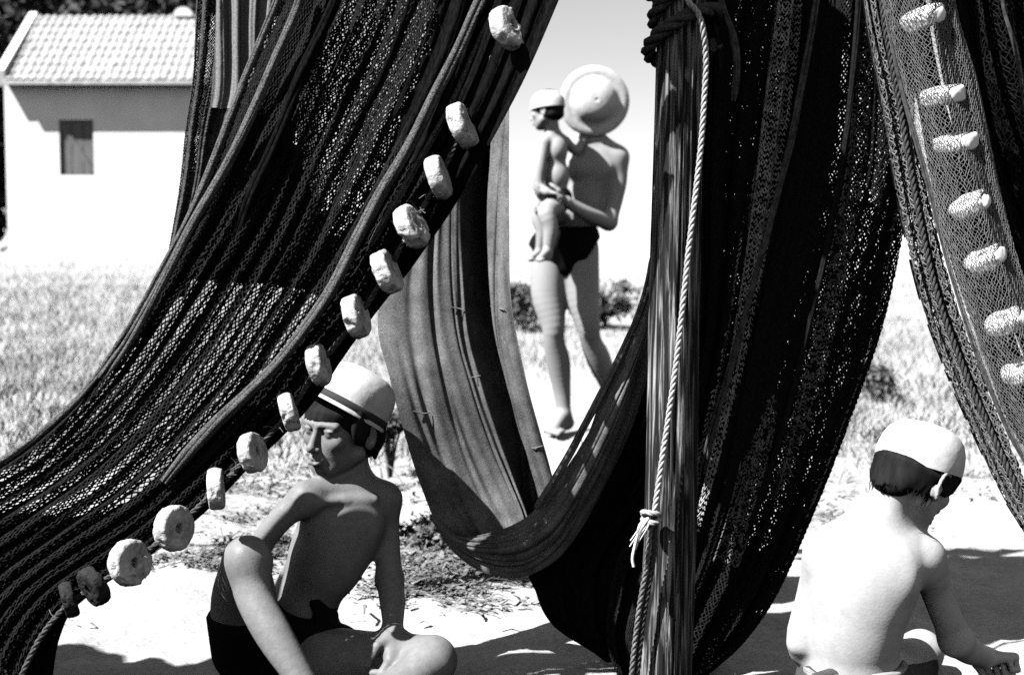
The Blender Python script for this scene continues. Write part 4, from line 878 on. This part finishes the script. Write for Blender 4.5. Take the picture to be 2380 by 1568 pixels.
    def f2(u, tt):
        d = .006 * sn2(u * 4, tt * 4, 41) + .002 * sn2(u * 17, tt * 9, 42)
        for (c, w, dp, sl, sd_) in cr2:
            uc = c + sl * (tt - .4) + .08 * sn1(tt * 4, int(sd_)); d = d - dp * np.exp(-((u - uc) / w) ** 2) * (.6 + .5 * sn1(tt * 5, int(sd_) + 7))
        return 0 * d, d
    sg = Surf([mixg(0, .0), mixg(.25, .085), mixg(.6, .10), mixg(1, .02)], f2)
    sheet('swag', sg, 220, 420, M_web, t)
    roll('swag_edge', [(1248, 1180, 3.16), (1285, 1120, 3.15), (1345, 1015, 3.15), (1405, 900, 3.16), (1455, 800, 3.18), (1495, 700, 3.2), (1522, 580, 3.22)], .009, M_web, t, 21, 4)
net_middle()

# ---------------------------------------------------------------- 4. the great dark net slung from the post
def net_right():
    t = empty_net('great dark net hanging in heavy folds behind and right of the timber post')
    outl = [(1560, -350, 3.34), (1552, 0, 3.32), (1545, 400, 3.3), (1500, 800, 3.28), (1380, 1100, 3.27), (1225, 1300, 3.26), (1235, 1395, 3.25), (1275, 1480, 3.25), (1360, 1555, 3.25), (1420, 1600, 3.25)]
    g2 = [(1680, -350, 3.3), (1670, 0, 3.28), (1655, 400, 3.26), (1620, 800, 3.24), (1550, 1100, 3.22), (1460, 1300, 3.2), (1440, 1400, 3.2), (1430, 1480, 3.2), (1450, 1560, 3.2), (1470, 1600, 3.22)]
    g3 = [(1830, -350, 3.3), (1815, 0, 3.27), (1770, 400, 3.24), (1705, 800, 3.2), (1640, 1100, 3.18), (1580, 1300, 3.18), (1545, 1400, 3.18), (1525, 1480, 3.18), (1515, 1560, 3.18), (1510, 1600, 3.2)]
    g4 = [(1975, -350, 3.3), (1960, 0, 3.27), (1930, 400, 3.24), (1850, 800, 3.22), (1775, 1100, 3.2), (1710, 1300, 3.2), (1660, 1400, 3.2), (1615, 1480, 3.2), (1580, 1550, 3.2), (1550, 1600, 3.2)]
    g5 = [(2120, -350, 3.34), (2125, 0, 3.32), (2122, 400, 3.3), (2100, 530, 3.29), (2045, 780, 3.28), (1968, 1000, 3.27), (1888, 1200, 3.26), (1800, 1390, 3.25), (1720, 1500, 3.24), (1640, 1565, 3.24), (1580, 1600, 3.24)]
    G = [outl, g2, g3, g4, g5]
    pl = pleats(9, .022, .006, 23, wob=.6)
    back = Surf(G, pleats(12, .014, .004, 24, wob=.5), off=.055)
    mid = Surf(G, pleats(9, .020, .004, 27, wob=.5), off=.02); fr = Surf(G, pl)
    def keep(P, u, tt):
        x, y = project(P); j = 9 * sn2(x * .05, y * .02, 3)
        band1 = (x > 1640) & (y < 1180) & (u > .30) & (u < .50 + .04 * np.sin(y * .01))
        band2 = (y < 1275 + j) & (u > .80 - .00005 * y) & (u < .97)
        return ~(band1 | band2)
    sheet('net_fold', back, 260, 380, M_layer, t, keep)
    def dens(P, u, tt):
        return np.ones(len(u), bool)
    netting('netting', fr, 110, 150, .0021, M_twine, t, 5, u0=.22)
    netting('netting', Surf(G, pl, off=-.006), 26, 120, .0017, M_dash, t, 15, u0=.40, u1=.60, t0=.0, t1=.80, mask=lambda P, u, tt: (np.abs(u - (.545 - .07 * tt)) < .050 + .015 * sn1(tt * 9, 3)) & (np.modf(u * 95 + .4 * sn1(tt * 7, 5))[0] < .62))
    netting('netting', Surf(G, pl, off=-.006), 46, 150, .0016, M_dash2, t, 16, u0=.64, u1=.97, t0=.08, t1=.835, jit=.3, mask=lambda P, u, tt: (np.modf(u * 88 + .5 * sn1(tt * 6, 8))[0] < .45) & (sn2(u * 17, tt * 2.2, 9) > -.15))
    netting('netting', mid, 96, 140, .0022, M_twine, t, 6, u0=.26, jit=.25)
    roll('rolled_fold', [(1905, -60, 3.2), (1893, 40, 3.19), (1868, 180, 3.18), (1838, 330, 3.17), (1800, 480, 3.16), (1762, 620, 3.15), (1724, 760, 3.15), (1690, 880, 3.15), (1655, 1000, 3.15), (1632, 1100, 3.16)], .0085, M_twine3, t, 31)
    roll('rolled_fold', [(2000, -60, 3.2), (1985, 150, 3.2), (1960, 360, 3.19), (1925, 560, 3.18), (1880, 760, 3.17), (1830, 960, 3.17), (1780, 1120, 3.17), (1735, 1250, 3.18)], .007, M_twine, t, 32)
    roll('hanging_tangle', [(1650, -60, 3.08), (1680, 20, 3.07), (1705, 90, 3.06), (1712, 160, 3.06), (1706, 235, 3.07)], .0085, M_twine3, t, 33, 3)
    roll('hanging_tangle', [(1625, -60, 3.07), (1650, 30, 3.06), (1668, 100, 3.06), (1672, 170, 3.07), (1660, 150, 3.08)], .008, M_twine, t, 34, 3)
    # little knots of light showing inside the lower mass
net_right()

# ---------------------------------------------------------------- 5. narrow net strand and float net at the far right
def net_strand():
    t = empty_net('narrow strand of pale twine netting right of the dark central net, without floats')
    a = [(2000, -300, 3.12), (2012, 0, 3.12), (2055, 250, 3.12), (2095, 480, 3.1), (2140, 680, 3.08), (2200, 850, 3.06), (2265, 1000, 3.04), (2330, 1140, 3.02), (2385, 1235, 3.0), (2480, 1420, 2.98)]
    b = [(2050, -300, 3.12), (2064, 0, 3.12), (2118, 250, 3.12), (2165, 480, 3.1), (2215, 680, 3.08), (2275, 850, 3.06), (2335, 1000, 3.04), (2392, 1130, 3.02), (2440, 1215, 3.0), (2540, 1390, 2.98)]
    s0 = Surf([a, b], pleats(2.5, .014, .003, 41)); netting('netting', s0, 17, 120, .0014, M_twine2, t, 8, jit=.35)
    netting('netting', Surf([a, b], pleats(3.5, .012, .004, 44), off=.012), 15, 90, .0016, M_twine3, t, 9, jit=.35)
    sheet('net_fold', Surf([a, b], pleats(3, .008, .002, 42), off=.028), 40, 240, M_layer, t, lambda P, u, tt: (sn2(u * 9, tt * 60, 5) < .22) | (u > .55))
    link('edge_rope', rope_mesh('edge_rope', [at(x + .62 * 60, y, Y - .01) for x, y, Y in a], .0065), M_roped, t)
def net_floats():
    t = empty_net('pale-meshed net enclosing a row of cork floats at the far right')
    a = [(2030, -300, 3.02), (2060, 0, 3.02), (2098, 200, 3.02), (2155, 400, 3.0), (2205, 600, 2.98), (2262, 780, 2.96), (2330, 960, 2.94), (2392, 1080, 2.92), (2480, 1230, 2.9)]
    b = [(2100, -300, 2.98), (2135, 0, 2.98), (2185, 200, 2.98), (2232, 400, 2.96), (2280, 600, 2.94), (2340, 780, 2.92), (2405, 960, 2.9), (2465, 1080, 2.9), (2540, 1230, 2.9)]
    c = [(2170, -300, 3.02), (2200, 0, 3.02), (2255, 200, 3.02), (2295, 400, 3.0), (2345, 600, 2.98), (2410, 780, 2.96), (2480, 960, 2.94), (2540, 1080, 2.92), (2620, 1230, 2.9)]
    s0 = Surf([a, b, c], pleats(2, .006, .002, 51), off=-.022); netting('netting', s0, 32, 118, .00075, M_twine2, t, 11, jit=.2)
    sheet('net_fold', Surf([a, b, c], pleats(4, .01, .003, 52), off=.10), 60, 240, M_layer, t)
    roll('rolled_fold', [(2052, -60, 3.0), (2062, 30, 3.0), (2095, 200, 3.0), (2150, 400, 2.98), (2200, 600, 2.96), (2256, 780, 2.94), (2325, 960, 2.92), (2390, 1085, 2.9)], .006, M_twine3, t, 53, 3)
    fl = [(2145, 42, 24, 12, 1.12), (2192, 222, 12, 10, 1.1), (2222, 332, 12, 8, 1.1), (2254, 478, 34, 10, 1.05), (2290, 602, 34, 10, 1.05), (2337, 748, 30, 10, 1.05), (2376, 862, 30, 10, 1.05)]
    for i, (x, y, an, ti, sc) in enumerate(fl):
        Y = float(np.interp(y, [p[1] for p in b], [p[2] for p in b])) + .022
        place_cork(x, y, Y, an, ti, sc, i + 1, t, 2)
def net_dark_right():
    t = empty_net('black mass of hanging net filling the upper right corner')
    a = [(2140, -300, 3.2), (2160, 0, 3.2), (2215, 300, 3.2), (2260, 500, 3.18), (2330, 700, 3.16), (2400, 880, 3.14), (2480, 1040, 3.12)]
    b = [(2300, -300, 3.2), (2320, 0, 3.2), (2380, 300, 3.2), (2430, 500, 3.18), (2500, 700, 3.16), (2560, 880, 3.14), (2620, 1040, 3.12)]
    c = [(2560, -300, 3.25), (2580, 0, 3.25), (2620, 300, 3.24), (2660, 500, 3.22), (2700, 700, 3.2), (2740, 880, 3.18), (2780, 1040, 3.16)]
    sheet('net_fold', Surf([a, b, c], pleats(9, .02, .004, 61)), 200, 200, M_layer, t)
    netting('netting', Surf([a, b, c], pleats(6, .02, .004, 62), off=-.03), 70, 80, .0014, M_twine, t, 14, jit=.3)
    roll('rolled_edge', [(2325, -60, 3.12), (2335, 20, 3.12), (2362, 120, 3.12), (2385, 260, 3.12), (2420, 420, 3.12)], .006, M_twine3, t, 63, 3)
net_strand(); net_floats(); net_dark_right()

# ---------------------------------------------------------------- 6. timber post, ropes, cross pole
def post():
    t = thing('timber_post', 'weathered timber post with deep grain standing in front of the dark nets', 'post', tuple(at(1545, 1640, 3.02) * [1, 1, 0]))
    off = np.array(t.location)
    top = at(1597, -380, 3.06); bot = at(1547, 1660, 3.02); bot[2] = -.12; n = 420; s = 112
    top = top + (top - bot) * .06; z = np.linspace(0, 1, n)[:, None]; A = (np.arange(s) * 2 * math.pi / s)[None]
    c = bot + (top - bot) * z; c[:, 0] += .006 * sn1(z[:, 0] * 4, 2)
    R_ = .0565 - .010 * z + 0 * A
    R_ = R_ * (1 + .03 * np.cos(4 * A + .5) + .02 * sn2(np.cos(A) * 3 + z * 2, np.sin(A) * 3, 3))
    g = sn2(A * 9 + .8 * sn1(z * 9, 4), z * 3.5, 5) + .6 * sn2(A * 21 + sn1(z * 12, 6), z * 7, 7); R_ = R_ + .0011 * g
    for (a0, z0, z1, w, dd) in [(4.72, .25, .98, .030, .010), (5.15, .05, .55, .022, .007), (4.35, .40, .8, .02, .006), (5.45, .3, .9, .025, .007), (4.95, .0, .30, .03, .007), (4.1, .1, .5, .03, .010), (5.0, .45, .99, .024, .012), (4.45, .2, .7, .02, .010), (4.55, .02, .33, .018, .006)]:
        aa = a0 + .10 * sn1(z * 5, int(a0 * 10)); R_ = R_ - dd * np.exp(-((A - aa) / w) ** 2) * np.clip((z - z0) * 18, 0, 1) * np.clip((z1 - z) * 18, 0, 1)
    V = np.stack([c[:, 0][:, None] + R_ * np.cos(A), c[:, 1][:, None] + R_ * np.sin(A), np.repeat(c[:, 2][:, None], s, 1)], -1).reshape(-1, 3)
    i = np.arange(n - 1)[:, None] * s; j = np.arange(s)[None]; k = (j + 1) % s; Q = np.stack([i + j, i + k, i + s + k, i + s + j], -1).reshape(-1, 4)
    me = mesh_np('post_shaft', V - off, [Q, [list(range(n * s - s, n * s))]]) 
    link('shaft', me, M_wood, t)
    # dark rope coils round the top of the post
    r = thing('mooring_rope', 'dark rope coiled round the top of the timber post', 'rope', (0, 0, 0)); P = []
    for a in np.linspace(0, 6.283 * 3.4, 90):
        q = a / (6.283 * 3.4); cc = at(1588, 128 - 250 * q, 3.055); rr = .068 + .006 * math.sin(a * .5); P.append(cc + np.array([rr * math.cos(a), rr * math.sin(a), .030 * math.cos(a + .8)]))
    link('coil', rope_mesh('coil', P, .0155), M_roped, r)
    # pale rope down the front of the post
    hr = thing('hanging_rope', 'pale laid rope running down the front of the timber post to a knot', 'rope', (0, 0, 0))
    pts = [(1585, -40, 2.97), (1600, 4, 2.965), (1622, 30, 2.97), (1636, 80, 2.975), (1641, 140, 2.985), (1637, 230, 2.985), (1630, 330, 2.983), (1618, 440, 2.98), (1603, 560, 2.972), (1588, 700, 2.965), (1572, 840, 2.96), (1555, 960, 2.955), (1540, 1060, 2.95), (1527, 1150, 2.945), (1520, 1195, 2.94)]
    link('rope', rope_mesh('rope', [at(*p) for p in pts], .0062), M_rope, hr)
    for dx, dy, sd_ in ((0, 0, 0), (13, .004, 1)):
        pp = [(1515 + dx * .6, 1195, 2.945), (1508 + dx, 1260, 2.945), (1502 + dx, 1320, 2.95), (1488 + dx, 1400, 2.955), (1476 + dx, 1490, 2.96), (1468 + dx, 1570, 2.965), (1462 + dx, 1650, 2.97)]
        link('lower_rope', rope_mesh('lower_rope', [at(x, y, Y + dy) for x, y, Y in pp], .0060), M_roped if sd_ else material('weathered rope', .12, .85, .15, n1=(160, .5, 1.5), bump=(400, .6, .002)), hr)
    P = []
    for a in np.linspace(0, 6.283 * 2.6, 70): q = a / (6.283 * 2.6); cc = at(1514, 1212 - 26 * q, 2.945); P.append(cc + np.array([(.017 + .004 * math.sin(a)) * math.cos(a), .015 * math.sin(a), .007 * math.sin(a * .7 + 1)]))
    kn = link('knot', rope_mesh('knot', P, .0062), M_rope, hr)
    mb = MB(); rs = np.random.RandomState(6)
    for q in range(16):
        e = at(1476 + rs.normal(0, 5), 1262 + rs.normal(0, 8), 2.925); tube_mb(mb, catmull([at(1510, 1200, 2.94), at(1492 + rs.normal(0, 5), 1222 + rs.normal(0, 3), 2.925), e], 12), np.linspace(.0026, .0015, 12), 5)
    tube_mb(mb, catmull([at(1482, 1240, 2.925), at(1474, 1275, 2.923), at(1470, 1298, 2.922), at(1473, 1316, 2.922)], 14), .0032, 6)
    link('frayed_end', mb.mesh('frayed_end'), material('bleached rope fibres', .6, .85, .1, n1=(200, .8, 1.1)), hr)
    # cross pole the nets hang from, above the picture
    cp = thing('cross_pole', 'long horizontal pole above the picture that carries the nets', 'pole', (0, 0, 0)); mb = MB()
    tube_mb(mb, catmull([(-3.2, 3.36, 2.86), (0, 3.34, 2.90), (1.2, 3.30, 2.89), (2.4, 3.3, 2.87)], 40), .035, 14); link('pole_shaft', mb.mesh('pole_shaft'), M_wood, cp)
post()
def upper(parent, pa, pb, top, seed, hole=None):
    """the part of a net between the picture's top and the pole it hangs from"""
    A = [(pa[0] * (1 - k) + top[0] * k, pa[1] * (1 - k) + -1300 * k, pa[2] * (1 - k) + top[2] * k) for k in (0, .5, 1)]; B = [(pb[0] * (1 - k) + top[1] * k, pb[1] * (1 - k) + -1300 * k, pb[2] * (1 - k) + top[2] * k) for k in (0, .5, 1)]
    sheet('net_head', Surf([A, B], pleats(7, .02, .004, seed)), 90, 120, M_layer, parent, hole)
def net_named(i): return [o for o in bpy.data.objects if o.name.startswith('fishing_net')][i]
NETS = sorted([o for o in bpy.data.objects if o.name.startswith('fishing_net')], key=lambda o: o.name)
upper(NETS[0], (765, -410, 3.02), (1425, -410, 2.80), (330, 1330, 3.33), 71)
upper(NETS[1], (470, -340, 3.6), (690, -340, 3.62), (380, 760, 3.36), 72)
upper(NETS[3], (1560, -340, 3.34), (2120, -340, 3.34), (1500, 2100, 3.32), 73)
upper(NETS[6], (2140, -290, 3.2), (2560, -290, 3.25), (2100, 2600, 3.3), 74)
# unseen net added left of the view to shade the lower-left sand
t = empty_net('dark net added out of view beyond the left edge, shading the sand at lower left')
def edge(x, zt, Y): return [np.array((x, Y, zt)), np.array((x + .05, Y, .7)), np.array((x, Y + .05, .02))]
class WSurf(Surf):
    def __init__(s, guides, fold): s.G = np.array([catmull(np.array(g), 240) for g in guides]); s.K = 240; s.fold = fold; s.off = 0
sheet('net_fold', WSurf([edge(-3.3, 1.6, 2.8), edge(-2.7, 1.42, 2.8), edge(-2.2, 1.52, 2.8), edge(-1.85, 1.30, 2.8), edge(-1.6, 1.36, 2.8), edge(-1.3, 1.18, 2.8), edge(-1.2, 1.2, 2.8)], pleats(12, .03, .006, 81)), 200, 200, M_layer, t)
